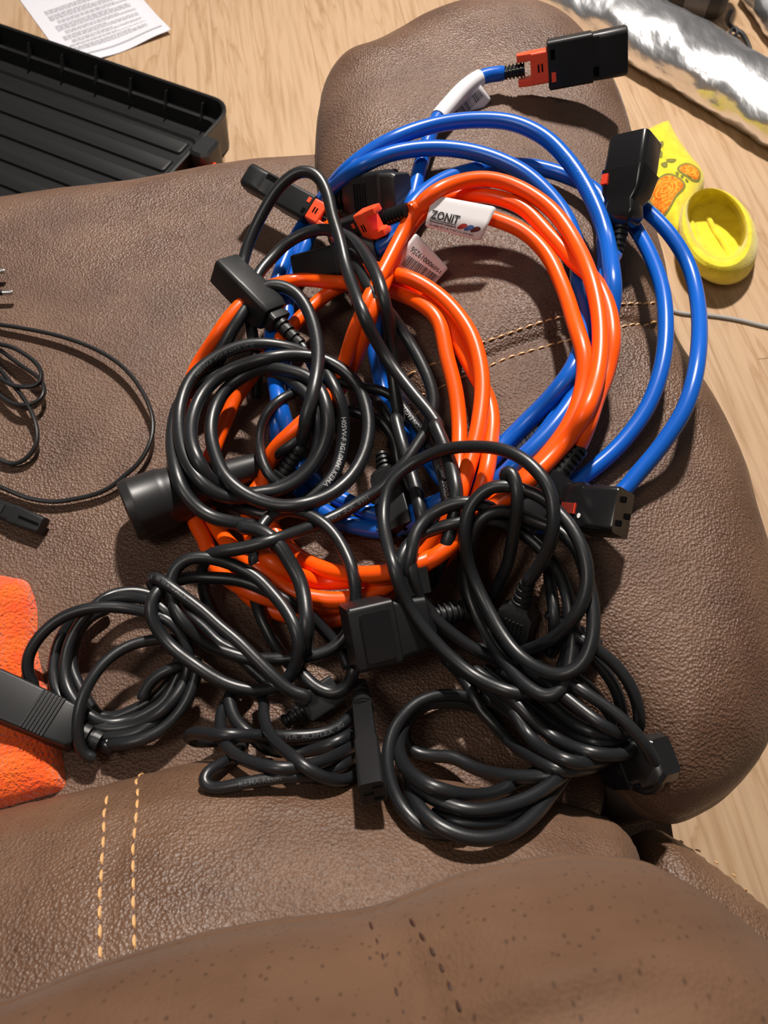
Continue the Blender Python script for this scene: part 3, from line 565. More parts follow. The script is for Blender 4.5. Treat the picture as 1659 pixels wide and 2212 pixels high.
# ---------------------------------------------------------------- cord things
LAB = {
 'blueA': ('power_cable', 'thick blue power cord whose orange-clipped plug lies on the far armrest end', 'bluepl'),
 'blueB': ('power_cable', 'thick blue power cord with two loops overhanging the outer edge of the armrest', 'bluepl'),
 'orangeA': ('power_cable', 'thick orange power cord coiled on the armrest with a white printed logo tag', 'orangepl'),
 'orangeB': ('power_cable', 'thick orange power cord coiled lower left under the black cords, without a tag', 'orangepl'),
 'loopcord': ('power_cable', 'black cord arching high over the plug beside the orange clips', 'blackpl'),
 'longcord': ('power_cable', 'black cord in a long S from the leftmost orange-clipped plug to the lower pile', 'blackpl'),
 'eaglecord': ('power_cable', 'thinner black cord with white printed letters and a boxy socket end', 'blackpl'),
 'socketcord': ('extension_cable', 'black cord with a big round rubber socket and a white zip tie', 'blackpl'),
 'plugcord': ('power_cable', 'black cord bending down into a ribbed angled plug inside the upper left coil', 'blackpl'),
 'coilA': ('power_cable', 'black cord coiled in a tight ring under the square socket at upper left', 'blackpl'),
 'pileA': ('power_cable', 'black cord in loose oval loops at lower centre left with embossed lettering', 'blackpl'),
 'leftcoil': ('power_cable', 'black cord in a round coil at the left whose plug rests on orange fleece', 'blackpl'),
 'bottomcoil': ('power_cable', 'black cord in flat loops at the bottom with a socket pointing to the back cushion', 'blackpl'),
 'rightcoil': ('power_cable', 'black cord coiled on top of the pile, ribbed plug with raised lines inside its ring', 'blackpl'),
 'bigcoil': ('power_cable', 'black cord in a large coil at bottom right spilling onto the back cushion', 'blackpl'),
 'thinlead': ('power_cable', 'thin flat black two-core lead at the left edge with a figure-eight connector', 'blackpl'),
}
ROOT = {}; CAB = {}
for key, (nm, lab, mm) in LAB.items():
    ss = [s for s in STR if s['cord'] == key]; allp = np.vstack([s['P'] for s in ss])
    c = allp.mean(0); c[2] = allp[:, 2].min(); ROOT[key] = empty(nm, c, lab, 'cable', 'power cables piled on the sofa')
    mb = MB()
    for s in ss:
        P = s['P'].copy(); R = np.full(len(P), s['R']); R[0] *= .8; R[-1] *= .8
        if key == 'thinlead': mb.loft(tube_rings(P, R, 10, flat=.62))
        else: mb.loft(tube_rings(P, R, 14))
    CAB[key] = mb.build('cable_jacket', M[mm], ROOT[key])
# ---------------------------------------------------------------- plugs and sockets
def frame(key=None, roll=0, tail=None, tip=None):
    a, b = (CT[key] if key else (tail, tip)); A = P3(*a); B = P3(*b); x = B - A; L = np.linalg.norm(x); x /= L
    z = CAM - (A + B) / 2; z -= x * (z @ x); z /= np.linalg.norm(z); y = np.cross(z, x); r = math.radians(roll)
    y, z = math.cos(r) * y + math.sin(r) * z, -math.sin(r) * y + math.cos(r) * z
    return (lambda v: A + x * v[0] + y * v[1] + z * v[2]), L
def rrect(x, hw, hh, r=None, n=6, yo=0, zo=0, cut=0):
    """rounded rectangle section at x; cut chamfers the two +z corners more"""
    r = min(hw, hh) * .3 if r is None else min(r, hw * .999, hh * .999); out = []
    for sx, sy, a0 in ((1, 1, 0), (-1, 1, 90), (-1, -1, 180), (1, -1, 270)):
        rr_ = max(r, cut) if (sy > 0 and cut) else r
        rr_ = min(rr_, hw * .999, hh * .999)
        for k in range(n):
            a = math.radians(a0 + 90 * k / (n - 1)); out.append((x, yo + sx * (hw - rr_) + rr_ * math.cos(a), zo + sy * (hh - rr_) + rr_ * math.sin(a)))
    return out
def loftf(fr, secs, name, m, parent):
    """secs: list of (x,hw,hh,r[,cut])"""
    mb = MB(); mb.loft([[fr(p) for p in rrect(s[0], s[1], s[2], s[3] if len(s) > 3 else None, cut=s[4] if len(s) > 4 else 0)] for s in secs]); return mb.build(name, m, parent)
def boot(fr, x0, x1, r0, r1, parent, n=5, slot=.6, name='strain_relief', mname='conn', flat=1.0):
    """tapered strain relief with stepped rings"""
    secs = [(x0, r0 * .7, r0 * .7 * flat, 1), (x0 + .0006, r0 * .95, r0 * .95 * flat, 1)]; dx = (x1 - x0) / n
    for k in range(n):
        a = x0 + k * dx; r = r0 + (r1 - r0) * (k + .3) / n; rn = r0 + (r1 - r0) * (k + .8) / n
        secs += [(a + .0006, r, r * flat, 1), (a + dx * slot, r * 1.02, r * 1.02 * flat, 1), (a + dx * slot + .0003, r * .78, r * .78 * flat, 1), (a + dx * .97, rn * .78, rn * .78 * flat, 1)]
    secs += [(x1, r1, r1 * flat, 1), (x1 + .001, r1, r1 * flat, 1)]
    o = loftf(fr, secs, name, M[mname], parent); return o
def slots(fr, x, pts, hw, hh, parent, name='socket_slot'):
    for (y, z) in pts: MB().box((x, y, z), (.0016, hw, hh), fr).build(name, M['slot_shade'], parent, False)  # no real cavity: solid blocks coloured as dark as a shaded slot
mm_ = .001
def ridges(fr, xs, hw, z, parent, hx=.0007, hz=.0006, y=0, m='conn', name='grip_ridge'):
    mb = MB()
    for x in xs: mb.box((x, y, z), (hx, hw, hz), fr)
    return mb.build(name, M[m], parent, False)
# X1 square socket upper left
fr, L = frame('x1', 46); r = ROOT['coilA']
b = loftf(fr, [(L * .34, .006, .006, .002), (L * .36, .011, .010, .003), (L * .42, .0128, .0118, .002, .004), (L * .70, .0130, .0120, .0015, .004), (L * .702, .0122, .0112, .0012, .0035), (L * .985, .0120, .0108, .001, .0035), (L, .0114, .0102, .001, .003)], 'socket_body', M['conn'], r)
boot(fr, 0, L * .30, .0048, .0066, r, 4, .7); loftf(fr, [(L * .27, .0080, .0072, .003), (L * .275, .0092, .0080, .003), (L * .31, .0094, .0082, .003), (L * .345, .0085, .0078, .003)], 'collar', M['conn'], b)
slots(fr, L, [(-.005, .003), (.005, .003), (0, -.004)], .0013, .003, b)
# X2 angled ribbed plug
fr, L = frame('x2', 0); r = ROOT['plugcord']
boot(fr, 0, L * .75, .0056, .0060, r, 5, .72)
loftf(fr, [(-.004, .0046, .0046, 1), (-.002, .0062, .0062, 1), (.002, .0064, .0064, 1), (.003, .0058, .0058, 1)], 'collar', M['rubber'], r)
loftf(fr, [(L * .75, .005, .005, 1), (L * .78, .0072, .007, .003), (L * 1.1, .0078, .0075, .003), (L * 1.25, .0068, .0065, .003)], 'plug_body', M['conn'], r)
# X3 boxy socket in the middle
fr, L = frame('x3', 18); r = ROOT['eaglecord']
boot(fr, 0, L * .26, .0046, .0072, r, 4, .6)
b = loftf(fr, [(L * .24, .008, .007, .002), (L * .28, .0100, .0082, .002), (L * .34, .0108, .0088, .0015), (L * .55, .0112, .0092, .0015), (L * .66, .0112, .0095, .0015), (L * .665, .0120, .0105, .0012), (L * .99, .0122, .0108, .001), (L, .0118, .0104, .001)], 'socket_body', M['conn'], r)
ridges(fr, [L * (.30 + .025 * k) for k in range(6)], .007, .0090, b); slots(fr, L, [(-.005, .003), (.005, .003), (0, -.003)], .0012, .0028, b)
# X4 plug with raised lines inside the right coil
fr, L = frame('x4', 12); r = ROOT['rightcoil']
boot(fr, 0, L * .33, .0046, .0068, r, 4, .62)
b = loftf(fr, [(L * .30, .0066, .006, .002), (L * .36, .0078, .007, .002), (L * .42, .0112, .0078, .002), (L * 1.1, .0118, .0082, .002), (L * 1.12, .0112, .0076, .002)], 'plug_body', M['conn'], r)
mb = MB()
for k in range(5): mb.box((L * .60, -.005 + k * .0026, .0082), (L * .12, .0006, .0009), fr)
mb.build('grip_ridge', M['conn'], b, False)
# X5 large moulded plug under the right coil
fr, L = frame('x5', -12); r = ROOT['pileA']
boot(fr, 0, L * .30, .0068, .0080, r, 6, .5)
b = loftf(fr, [(L * .27, .008, .008, .003), (L * .33, .012, .010, .004), (L * .36, .0165, .0125, .004), (L * .62, .0185, .0135, .004), (L * .64, .0200, .0150, .003), (L * .98, .0200, .0150, .003), (L, .019, .014, .003)], 'plug_body', M['conn'], r)
mb = MB(); mb.loft([[fr(p) for p in tube] for tube in [[(L * .80 + L * .165 * math.cos(t) * (1 if abs(math.cos(t)) < .7 else .8 / abs(math.cos(t)) * .9), .0150 * max(-1, min(1, 1.35 * math.sin(t))), .0146 + dz) for t in np.linspace(0, 2 * math.pi, 32, endpoint=False)] for dz in (0, .0022)]])
mb.build('raised_panel', M['gloss'], b)
MB().box((L * .42, -.026, .004), (.010, .008, .006), fr).build('side_block', M['conn'], r, False)
# X6 orange cord's ribbed strain relief and plug
fr, L = frame('x6', 0); r = ROOT['orangeA']
loftf(fr, [(-.002, .0058, .0058, 1), (-.001, .0068, .0068, 1), (L * .38, .0072, .0072, 1), (L * .40, .0068, .0068, 1)], 'strain_relief', M['conn'], r)
mb = MB()
for k in range(5):
    for s_ in (-1, 1): mb.loft([[fr((L * (.04 + .072 * k) + dx * .001, math.sin(a) * .0076, math.cos(a) * .0076)) for dx, a in ((-.6, s_ * .16), (-.6, s_ * .55), (-.6, s_ * .95), (.6, s_ * .95), (.6, s_ * .55), (.6, s_ * .16))], [fr((L * (.04 + .072 * k) + dx * .001, math.sin(a) * .0068, math.cos(a) * .0068)) for dx, a in ((-.6, s_ * .16), (-.6, s_ * .55), (-.6, s_ * .95), (.6, s_ * .95), (.6, s_ * .55), (.6, s_ * .16))]])
mb.build('relief_slot', M['slot_shade'], r, False)  # raised dark pieces, shade of the relief slots put into their colour
loftf(fr, [(L * .38, .0085, .0075, .002), (L * .40, .0118, .0088, .002), (L * .66, .0122, .0092, .002), (L * .70, .0098, .0086, .004), (L * .82, .0090, .008, .004), (L * .86, .0112, .0092, .003), (L * 1.15, .0112, .0092, .003)], 'plug_body', M['gloss'], r)
# X7 locking socket lower right
fr, L = frame('x7', -12); r = ROOT['blueB']
b = loftf(fr, [(-L * .08, .0080, .008, .003), (0, .0110, .0098, .003), (L * .18, .0150, .0112, .002, .004), (L * .46, .0160, .0118, .002, .004), (L * .47, .0142, .0112, .002, .004), (L * .98, .0142, .0112, .0014, .004), (L, .0138, .0108, .001, .004)], 'socket_body', M['gloss'], r)
slots(fr, L, [(.0075, .0025), (-.0072, .0035), (-.001, -.0055)], .0017, .0013, b)
fr2 = lambda v: fr((v[0], v[1], v[2]))
o = MB().box((L * .34, -.0020, .0118), (L * .10, .0033, .0016), fr2).build('release_button', M['red'], b, False); o['label'] = 'ribbed red release button'
ridges(fr, [L * (.26 + .02 * k) for k in range(9)], .0033, .0135, b, .0002, .0003, y=-.0020, m='conn')
MB().loft([[fr((L * .50 + math.cos(a) * .0011, -.0060 + math.sin(a) * .0016, zz)) for a in np.linspace(0, 6.28, 10, endpoint=False)] for zz in (.0108, .0117)]).build('white_dot', M['white'], b)
# X8 locking socket upper right
fr, L = frame('x8', -28); r = ROOT['blueB']
boot(fr, 0, L * .24, .0042, .0066, r, 5, .6)
b = loftf(fr, [(L * .22, .0066, .006, .002), (L * .26, .0105, .009, .003), (L * .33, .0125, .0105, .003), (L * .42, .0112, .0100, .004), (L * .50, .0150, .0120, .003), (L * .66, .0172, .0140, .003, .005), (L * .69, .0176, .0142, .002, .005), (L * .70, .0158, .0132, .0015, .0045), (L * .99, .0155, .0130, .001, .0045), (L, .0150, .0125, .001, .004)], 'socket_body', M['gloss'], r)
o = MB().box((L * .60, .0118, .0138), (L * .045, .0024, .0014), fr).build('release_button', M['red'], b, False); o['label'] = 'translucent red release button'
slots(fr, L, [(.0075, .0025), (-.0072, .0025), (0, -.006)], .0017, .0013, b)
# X9 locking plug at the far end
def lockplug(key, roll, r, x0, x1, clip_w, body_w, body_h, shroud=True, bootn=5, mname='conn'):
    fr, L = frame(key, roll)
    boot(fr, 0, L * x0, .0056, .0062, r, bootn, .6, mname='gloss')
    b = loftf(fr, [(L * x1, body_w * .90, body_h * .9, .003), (L * (x1 + .012), body_w, body_h, .003), (L * (x1 + .36), body_w, body_h, .003), (L * (x1 + .37), body_w * .94, body_h * .94, .003), (L * .775, body_w * .94, body_h * .94, .003), (L * .78, body_w * .96, body_h, .005), (L * .985, body_w * .97, body_h, .005), (L, body_w * .93, body_h * .93, .005)], 'plug_body', M[mname], r)
    # U shaped orange slide clip
    cw, ch = clip_w, body_h * .92
    c = loftf(fr, [(L * (x1 - .14), cw * .96, ch * .92, .002), (L * (x1 - .13), cw, ch, .002), (L * (x1 + .004), cw, ch, .002), (L * (x1 + .01), cw * .9, ch * .9, .002)], 'locking_clip', M['clip'], r)
    c['label'] = 'orange sliding lock clip'
    for s_ in (-1, 1):
        loftf(lambda v, s_=s_: fr((v[0], v[1] + s_ * cw * .76, v[2])), [(L * (x1 - .25), cw * .20, ch * .5, .001), (L * (x1 - .245), cw * .24, ch * .62, .001), (L * (x1 - .13), cw * .24, ch * .94, .001)], 'clip_finger', M['clip'], c)
    for k in (0, 1): MB().box((L * (x1 - .075 + .03 * k), 0, ch), (L * .006, cw * .25, .0004), fr).build('clip_slot', M['slot_shade'], c, False)  # thin dark blocks painted as the shade in the clip's slots
    for s_ in (-1, 1): MB().box((L * (x1 + .045), s_ * body_w * .45, body_h), (L * .018, body_w * .2, .0004), fr).build('body_window', M['clip'] if s_ < 0 else M['slot_shade'], b, False)
    MB().box((L * .70, -body_w * .55, body_h * .93), (L * .07, body_w * .2, .0004), fr).build('side_recess', M['slot_shade'], b, False)  # recess not cut: a dark block carries its shade as colour
    return fr, L, b
lockplug('x9', 8, ROOT['blueA'], .16, .36, .0125, .0188, .0112)
lockplug('x10', 14, ROOT['longcord'], .10, .19, .0095, .0112, .0100)
lockplug('x11', -14, ROOT['orangeA'], .26, .60, .0112, .0098, .0082, bootn=6)
# X12 grey scuffed plug
fr, L = frame('x12', 0); r = ROOT['loopcord']
boot(fr, 0, L * .34, .0080, .0094, r, 6, .45)
b = loftf(fr, [(L * .30, .010, .009, .003), (L * .38, .0135, .011, .003), (L * .48, .0170, .013, .004), (L * .84, .0185, .014, .004), (L * .86, .0160, .012, .003), (L * .99, .0155, .0115, .003), (L * 1.02, .014, .010, .003)], 'plug_body', M['rubber'], r)
ridges(fr, [L * (.52 + .035 * k) for k in range(5)], .010, .0136, b, m='conn')
# X13 dark socket
fr, L = frame('x13', 10); r = ROOT['blueA']
b = loftf(fr, [(-.002, .0075, .007, .003), (L * .1, .0125, .010, .003), (L * .45, .0135, .0110, .002, .004), (L * .46, .0122, .0102, .002, .004), (L * .98, .0122, .0102, .0015, .004), (L, .0118, .0096, .001, .003)], 'socket_body', M['conn'], r)
slots(fr, L, [(.005, .002), (-.005, .002), (0, -.004)], .0013, .0013, b)
# X14 socket at the bottom
fr, L = frame('x14', 6); r = ROOT['bottomcoil']
boot(fr, 0, L * .28, .0044, .0066, r, 4, .6)
b = loftf(fr, [(L * .27, .0052, .0046, .001), (L * .275, .0056, .0050, .001), (L * .62, .0058, .0052, .001), (L * .625, .0065, .0058, .0012), (L * .99, .0067, .0060, .0012, .0028), (L, .0066, .0058, .0012, .0028)], 'socket_body', M['conn'], r)
for (y, z) in ((.0030, .003), (-.0020, -.0002), (.0028, -.0038)): MB().box((L, y, z), (.0006, .0026, .0005), fr).build('socket_slot', M['slot_shade'], b, False)
# X15 plug at the left
fr, L = frame('x15', 10); r = ROOT['leftcoil']
loftf(fr, [(-.010, .0040, .004, 1), (-.009, .0052, .0052, 1), (-.004, .0052, .0052, 1), (-.003, .0042, .0042, 1)], 'collar', M['gloss'], r)
boot(fr, -.001, L * .16, .0062, .0080, r, 2, .7)
b = loftf(fr, [(L * .15, .0100, .007, .003), (L * .18, .0122, .0085, .002), (L * .36, .0132, .0095, .002), (L * .70, .0138, .0100, .002), (L, .0138, .0100, .002)], 'plug_body', M['conn'], r)
ridges(fr, [L * (.34 + .026 * k) for k in range(7)], .0125, .0098, b)
# X16 socket at the lower right
fr, L = frame('x16', 0); r = ROOT['bigcoil']
b = loftf(fr, [(-.004, .006, .006, .002), (L * .1, .0100, .009, .002), (L * .4, .0118, .0105, .002), (L * .42, .0102, .0096, .003), (L * .6, .0105, .0098, .003), (L * .62, .0130, .0112, .002), (L * .9, .0134, .0115, .003), (L, .0100, .0085, .003)], 'socket_body', M['gloss'], r)
# X17 small ribbed relief in the lower pile
CT['x17'] = ((612, 1562, 16), (690, 1512, 16)); fr, L = frame('x17', 0)
boot(fr, 0, L * .55, .0046, .0066, ROOT['bottomcoil'], 3, .6); loftf(fr, [(L * .55, .008, .007, .002), (L * .6, .0095, .008, .002), (L * 1.5, .0095, .008, .002)], 'plug_body', M['conn'], ROOT['bottomcoil'])
# round rubber socket
fr, L = frame('sock', 0); r = ROOT['socketcord']
def lathe(fr, prof_, name, m, parent, n=40):
    mb = MB(); mb.loft([[fr((x, rr_ * math.cos(a), rr_ * math.sin(a))) for a in np.linspace(0, 2 * math.pi, n, endpoint=False)] for x, rr_ in prof_]); return mb.build(name, m, parent)
lathe(fr, [(0, .0035), (.0005, .0078), (L * .05, .0090), (L * .34, .0128), (L * .36, .0138), (L * .42, .0150), (L * .52, .0185), (L * .60, .0190), (L * .605, .0183), (L * .635, .0182), (L * .64, .0196)], 'neck', M['rubber'], r)
lathe(fr, [(L * .635, .0196), (L * .66, .0202), (L * .74, .0208), (L * .755, .0218), (L * .80, .0221), (L * .97, .0222), (L * .985, .0228), (L * 1.0, .0226), (L * 1.05, .0212), (L * 1.06, .0195), (L * 1.05, .0180), (L * .95, .0175)], 'socket_body', M['rubber'], r)
# zip tie
fr, L = frame(None, 0, (578, 992, 16), (612, 975, 17))
mb = MB(); mb.loft(tube_rings([fr((.006, math.cos(a) * .0052, math.sin(a) * .0052)) for a in np.linspace(-.3, 2 * math.pi + .2, 22)], .0010, 6, flat=1.0)); mb.box((.006, .0020, .0060), (.0022, .0030, .0016), fr)
mb.box((.006, .0042, .0062), (.0011, .0035, .0006), fr); o = mb.build('zip_tie', M['tie'], r, False); o['label'] = 'white nylon zip tie'
# figure-eight connector and euro pins
fr, L = frame(None, 0, (-28, 1088, 6), (94, 1138, 6)); r = ROOT['thinlead']
b = loftf(fr, [(-.01, .004, .003, .002), (0, .0062, .0045, .003), (L * .45, .0068, .005, .003), (L * .5, .0072, .0052, .002), (L * .99, .0066, .0048, .003), (L, .0062, .0044, .003)], 'connector_body', M['conn'], r)
MB().box((L * .80, 0, .0048), (L * .17, .0010, .0006), fr).build('groove', M['slot_shade'], b, False); MB().box((L * .30, .001, .0052), (L * .05, .0028, .0005), fr).build('raised_arrow', M['rubber'], b, False)  # groove is a dark strip, its shade given by colour
fr, L = frame(None, 0, (-120, 600, 8), (-16, 608, 8))
b = loftf(fr, [(0, .006, .004, .003), (L * .2, .012, .006, .004), (L * .9, .015, .0065, .004), (L, .0145, .006, .004)], 'plug_body', M['conn'], r)
for (x0_, y0_, x1_, y1_) in ((-30, 632, 29, 632), (-30, 586, 12, 586)):
    A, B = P3(x0_, y0_, 9), P3(x1_, y1_, 9); q = MB(); t = np.array([0, .02, .94, .985, 1])
    q.loft(tube_rings([A + (B - A) * k for k in t], np.array([.0020, .0022, .0022, .0018, .0008]), 12)); q.build('metal_pin', M['metal'], b)
    q = MB(); q.loft(tube_rings([A, A + (B - A) * .62], .00235, 12)); q.build('pin_sleeve', M['conn'], b)
# ---------------------------------------------------------------- stitching on the sofa
S1 = stitches('stitching', ROW1, z_arm, arm, .0062, .0014, .0008)
S2 = stitches('stitching', ROW2, z_arm, arm, .0062, .0014, .0008)
def pl(s, z): t = trace(s); return at_z(t[:, 0], t[:, 1], z)[:, :2]
stitches('stitching', trace('Z 306,1668 296,1740 290,1800 288,1870 288,1950 291,2030 294,2075'), z_lumb, lumb, .0056, .0026, .0008)
stitches('stitching', trace('Z 232,1720 224,1800 219,1880 216,1970 217,2060 219,2110'), z_lumb, lumb, .0056, .0026, .0008)
stitches('stitching', trace('Z 1470,1815 1510,1838 1550,1865 1600,1905 1650,1950'), z_wing, wing, .0028, .0085, .0005)
stitches('stitching', trace('Z 798,1992 812,2030 832,2080 852,2130 872,2190 885,2225'), z_head, head, .0030, .0022, .0005, 'darkthread')
stitches('stitching', trace('Z 885,1985 905,2015 930,2050 955,2095 975,2140 1000,2200'), z_head, head, .0030, .0022, .0005, 'darkthread')
# ---------------------------------------------------------------- print helpers
def text_mesh(txt, bold=0.0):
    c = bpy.data.curves.new('t', 'FONT'); c.body = txt; c.offset = bold; c.resolution_u = 3
    o = bpy.data.objects.new('t', c); COL.objects.link(o); me = o.to_mesh(); bm = bmesh.new(); bm.from_mesh(me); bmesh.ops.triangulate(bm, faces=bm.faces[:])
    for _ in range(2):
        bmesh.ops.subdivide_edges(bm, edges=[e for e in bm.edges if e.calc_length() > .22], cuts=1, use_grid_fill=False); bmesh.ops.triangulate(bm, faces=[f for f in bm.faces if len(f.verts) > 3])
    bm.verts.index_update(); V = np.array([v.co[:] for v in bm.verts]); Fc = [tuple(v.index for v in f.verts) for f in bm.faces]; bm.free()
    o.to_mesh_clear(); bpy.data.objects.remove(o); bpy.data.curves.remove(c)
    V = V[:, :2]; V[:, 0] -= V[:, 0].min(); h = .72; return V / h, Fc     # cap height 1
def patch(px, depth0, extra=lambda u, v: 0 * u, rnd=.06):
    """P(u,v): point on a tag whose corners TL,TR,BR,BL are seen at px"""
    px = np.array(px, float)
    def P(u, v, off=0.0):
        u = np.asarray(u, float); v = np.asarray(v, float)
        q = (px[0] * ((1 - u) * (1 - v))[..., None] + px[1] * (u * (1 - v))[..., None] + px[2] * (u * v)[..., None] + px[3] * ((1 - u) * v)[..., None])
        return at_depth(q[..., 0], q[..., 1], depth0 + extra(u, v) - off)
    return P
def tag_sheet(P, name, parent, m=None, n=14, cut=.07):
    us = np.linspace(0, 1, n); U, V_ = np.meshgrid(us, us)
    # round the corners
    def rc(U, V_):
        cu = np.clip(U, cut, 1 - cut); cv = np.clip(V_, cut, 1 - cut); du = U - cu; dv = V_ - cv; r = np.maximum(np.hypot(du, dv), 1e-9); k = np.where((np.abs(du) > 0) & (np.abs(dv) > 0), np.minimum(1, cut / r), 1)
        return cu + du * k, cv + dv * k
    U, V_ = rc(U, V_); A = P(U, V_, 0).reshape(-1, 3); B = P(U, V_, -.00025).reshape(-1, 3); Fc = []
    k = n * n
    for i in range(n - 1):
        for j in range(n - 1):
            a = i * n + j; Fc.append((a, a + n, a + n + 1, a + 1)); Fc.append((k + a, k + a + 1, k + a + n + 1, k + a + n))
    ed = [j for j in range(n)] + [i * n + n - 1 for i in range(1, n)] + [(n - 1) * n + j for j in range(n - 2, -1, -1)] + [i * n for i in range(n - 2, 0, -1)]
    for a, b in zip(ed, ed[1:] + ed[:1]): Fc.append((a, b, k + b, k + a))
    return obj(name, np.vstack([A, B]), Fc, m or M['white'], parent)
def put_text(P, txt, u0, v0, du, dv, w, m, parent, name='lettering', bold=0.0, off=.0004):
    """text starting at (u0,v0); du = unit vector of writing direction in uv, dv = 'down' vector (cap height), w = total width in u-units"""
    V, Fc = text_mesh(txt, bold); k = w / V[:, 0].max()
    # subdivide finely enough by mapping vertices directly
    u = u0 + V[:, 0] * k * du[0] - V[:, 1] * dv[0]; v = v0 + V[:, 0] * k * du[1] - V[:, 1] * dv[1]
    return obj(name, P(u, v, off), Fc, m, parent, False)
def quads(P, rects, m, parent, name, off=.0002, n=3):
    V, Fc = [], []
    for (a, b, c, d) in rects:
        k = len(V); us = np.linspace(a, c, n)
        for t in us: V += [P(np.array(t), np.array(b), off), P(np.array(t), np.array(d), off)]
        for i in range(n - 1): Fc.append((k + 2 * i, k + 2 * i + 1, k + 2 * i + 3, k + 2 * i + 2))
    return obj(name, V, Fc, m, parent, False)
def near(cord, x, y):
    best = None
    for s, (p, q) in zip(STR, bounds):
        if s['cord'] != cord: continue
        d = np.hypot(XY[p:q, 0] - x, XY[p:q, 1] - y); j = int(d.argmin())
        if best is None or d[j] < best[0]: best = (d[j], s, p, j)
    return best[1], best[2], best[3]
def bars(seed, u0, u1, v0, v1, n=34):
    r = random.Random(seed); x = u0; out = []; st = (u1 - u0) / (n * 1.9)
    while x < u1: w_ = st * r.choice((.6, .6, 1.1, 1.6)); out.append((x, v0, min(x + w_, u1), v1)); x += w_ + st * r.choice((.6, .9, 1.4))
    return out
# logo tag on the orange cord
s, p, j = near('orangeA', 1000, 455); dep = min(Dp[p + k] for k in range(max(0, j - 8), j + 9)) - s['R'] - .0006
P = patch([(935, 421), (1073, 447), (1038, 521), (917, 489)], dep, lambda u, v: .009 * np.clip(v - .42, 0, 1) ** 2 * 1.5 + .010 * np.clip(.12 - v, 0, 1) ** 1.5 + .0035 * np.clip(u - .78, 0, 1) * 4 * np.clip(v - .5, 0, 1))
t = tag_sheet(P, 'cable_tag', ROOT['orangeA'], n=18); t['label'] = 'white tag with black lettering and red and blue waves'
Z0 = np.array
put_text(P, 'ZONIT', .055, .70, (1, .0), (0, .26), .47, M['ink'], t, bold=.018)
quads(P, [(.05, .725, .50, .745)], M['ink'], t, 'underline', n=8)
put_text(P, 'Structured Solutions', .06, .815, (1, 0), (0, .055), .45, M['ink'], t, bold=.02)
put_text(P, 'ZL088-EC14-T-EC13-2M-RD', .065, .93, (1, 0), (0, .06), .78, M['inkmar'], t)
for u0, mmm in ((.53, 'inkred'), (.645, 'inkblue'), (.755, 'inkmar')):
    ts = np.linspace(0, 2 * math.pi, 28, endpoint=False); mb = MB()
    u = u0 + .085 + .062 * np.cos(ts) + .045 * np.sin(ts) * .9; v = .73 - .095 * np.sin(ts) * (1 - .25 * np.cos(ts))
    V = [P(np.array(u0 + .085), np.array(.73), .00035)] + list(P(u, v, .00035)); Fc = [(0, 1 + i, 1 + (i + 1) % 28) for i in range(28)]
    obj('wave_mark', V, Fc, M[mmm], t, False)
# barcode tag (under the first)
s, p, j = near('orangeA', 862, 520); dep = Dp[p + j] + .001
P = patch([(898, 502), (969, 579), (937, 615), (846, 572)], dep, lambda u, v: .012 * u + .004 * v)
t = tag_sheet(P, 'barcode_tag', ROOT['orangeA']); t['label'] = 'white barcode tag'
quads(P, bars(4, .16, .96, .56, .90), M['ink'], t, 'barcode', .0002, 2)
put_text(P, '150900019256', .93, .30, (-1, .0), (0, -.17), .80, M['ink'], t)
# folded tag on the blue cord
s, p, j = near('blueA', 990, 205); j0 = near('blueA', 1036, 170)[2]; j1 = near('blueA', 944, 255)[2]
seg = s['P'][min(j0, j1):max(j0, j1) + 1]
mb = MB(); mb.loft(tube_rings(seg, s['R'] * 1.14, 18)); t = mb.build('cable_tag', M['white'], ROOT['blueA']); t['label'] = 'white folded barcode tag'
dep = Dp[p + j] + s['R'] * .3
P = patch([(958, 250), (1034, 178), (1062, 215), (982, 297)], dep, lambda u, v: .001 + .016 * v ** 1.3 + .004 * np.sin(u * 5) * v)
f = tag_sheet(P, 'tag_flap', t); quads(P, bars(8, .12, .92, .22, .62), M['ink'], f, 'barcode', .0003, 2)
# tag under the lower blue strands
s, p, j = near('blueA', 1130, 920); dep = Dp[p + j] + s['R'] * .05
P = patch([(1093, 932), (1194, 866), (1212, 884), (1112, 1000)], dep, lambda u, v: .0 * u)
t = tag_sheet(P, 'barcode_tag', ROOT['blueA']); t['label'] = 'white barcode tag between two blue strands'
quads(P, bars(9, .10, .92, .50, .90), M['ink'], t, 'barcode', .0003, 2)
# lettering along cables
def cable_text(cord, x, y, x2, y2, txt, size, m, roll=0, flip=False):
    s, p, j = near(cord, x, y); k = near(cord, x2, y2)[2]; sg = 1 if k > j else -1
    Pn = s['P']; Tn = np.gradient(Pn, axis=0); Tn /= np.linalg.norm(Tn, axis=1)[:, None]; L = np.r_[0, np.cumsum(np.linalg.norm(np.diff(Pn, axis=0), axis=1))]
    R = s['R'] * 1.012; V, Fc = text_mesh(txt, .01); h = size * R; out = []
    for vx, vy in V:
        q = L[j] + sg * vx * h; c = np.array([np.interp(q, L, Pn[:, i]) for i in range(3)]); T = np.array([np.interp(q, L, Tn[:, i]) for i in range(3)]) * sg
        T /= np.linalg.norm(T); up = CAM - c; up -= T * (up @ T); up /= np.linalg.norm(up); sd = np.cross(up, T); a = roll + (vy - .5) * h / R * (-1 if flip else 1)
        out.append(c + R * (math.cos(a) * up + math.sin(a) * sd))
    return obj('printed_lettering', out, Fc, m, CAB[cord], False)
CP = M['cableprint']; C2 = mat('cable_moulded_lettering', (.09, .095, .10), .25)
cable_text('eaglecord', 912, 932, 860, 880, 'LION-EAGLE', .95, CP, 0)
cable_text('coilA', 742, 905, 726, 1015, 'H05VV-F 3G1.0MM\u00b2 KEMA', .75, CP, .1)
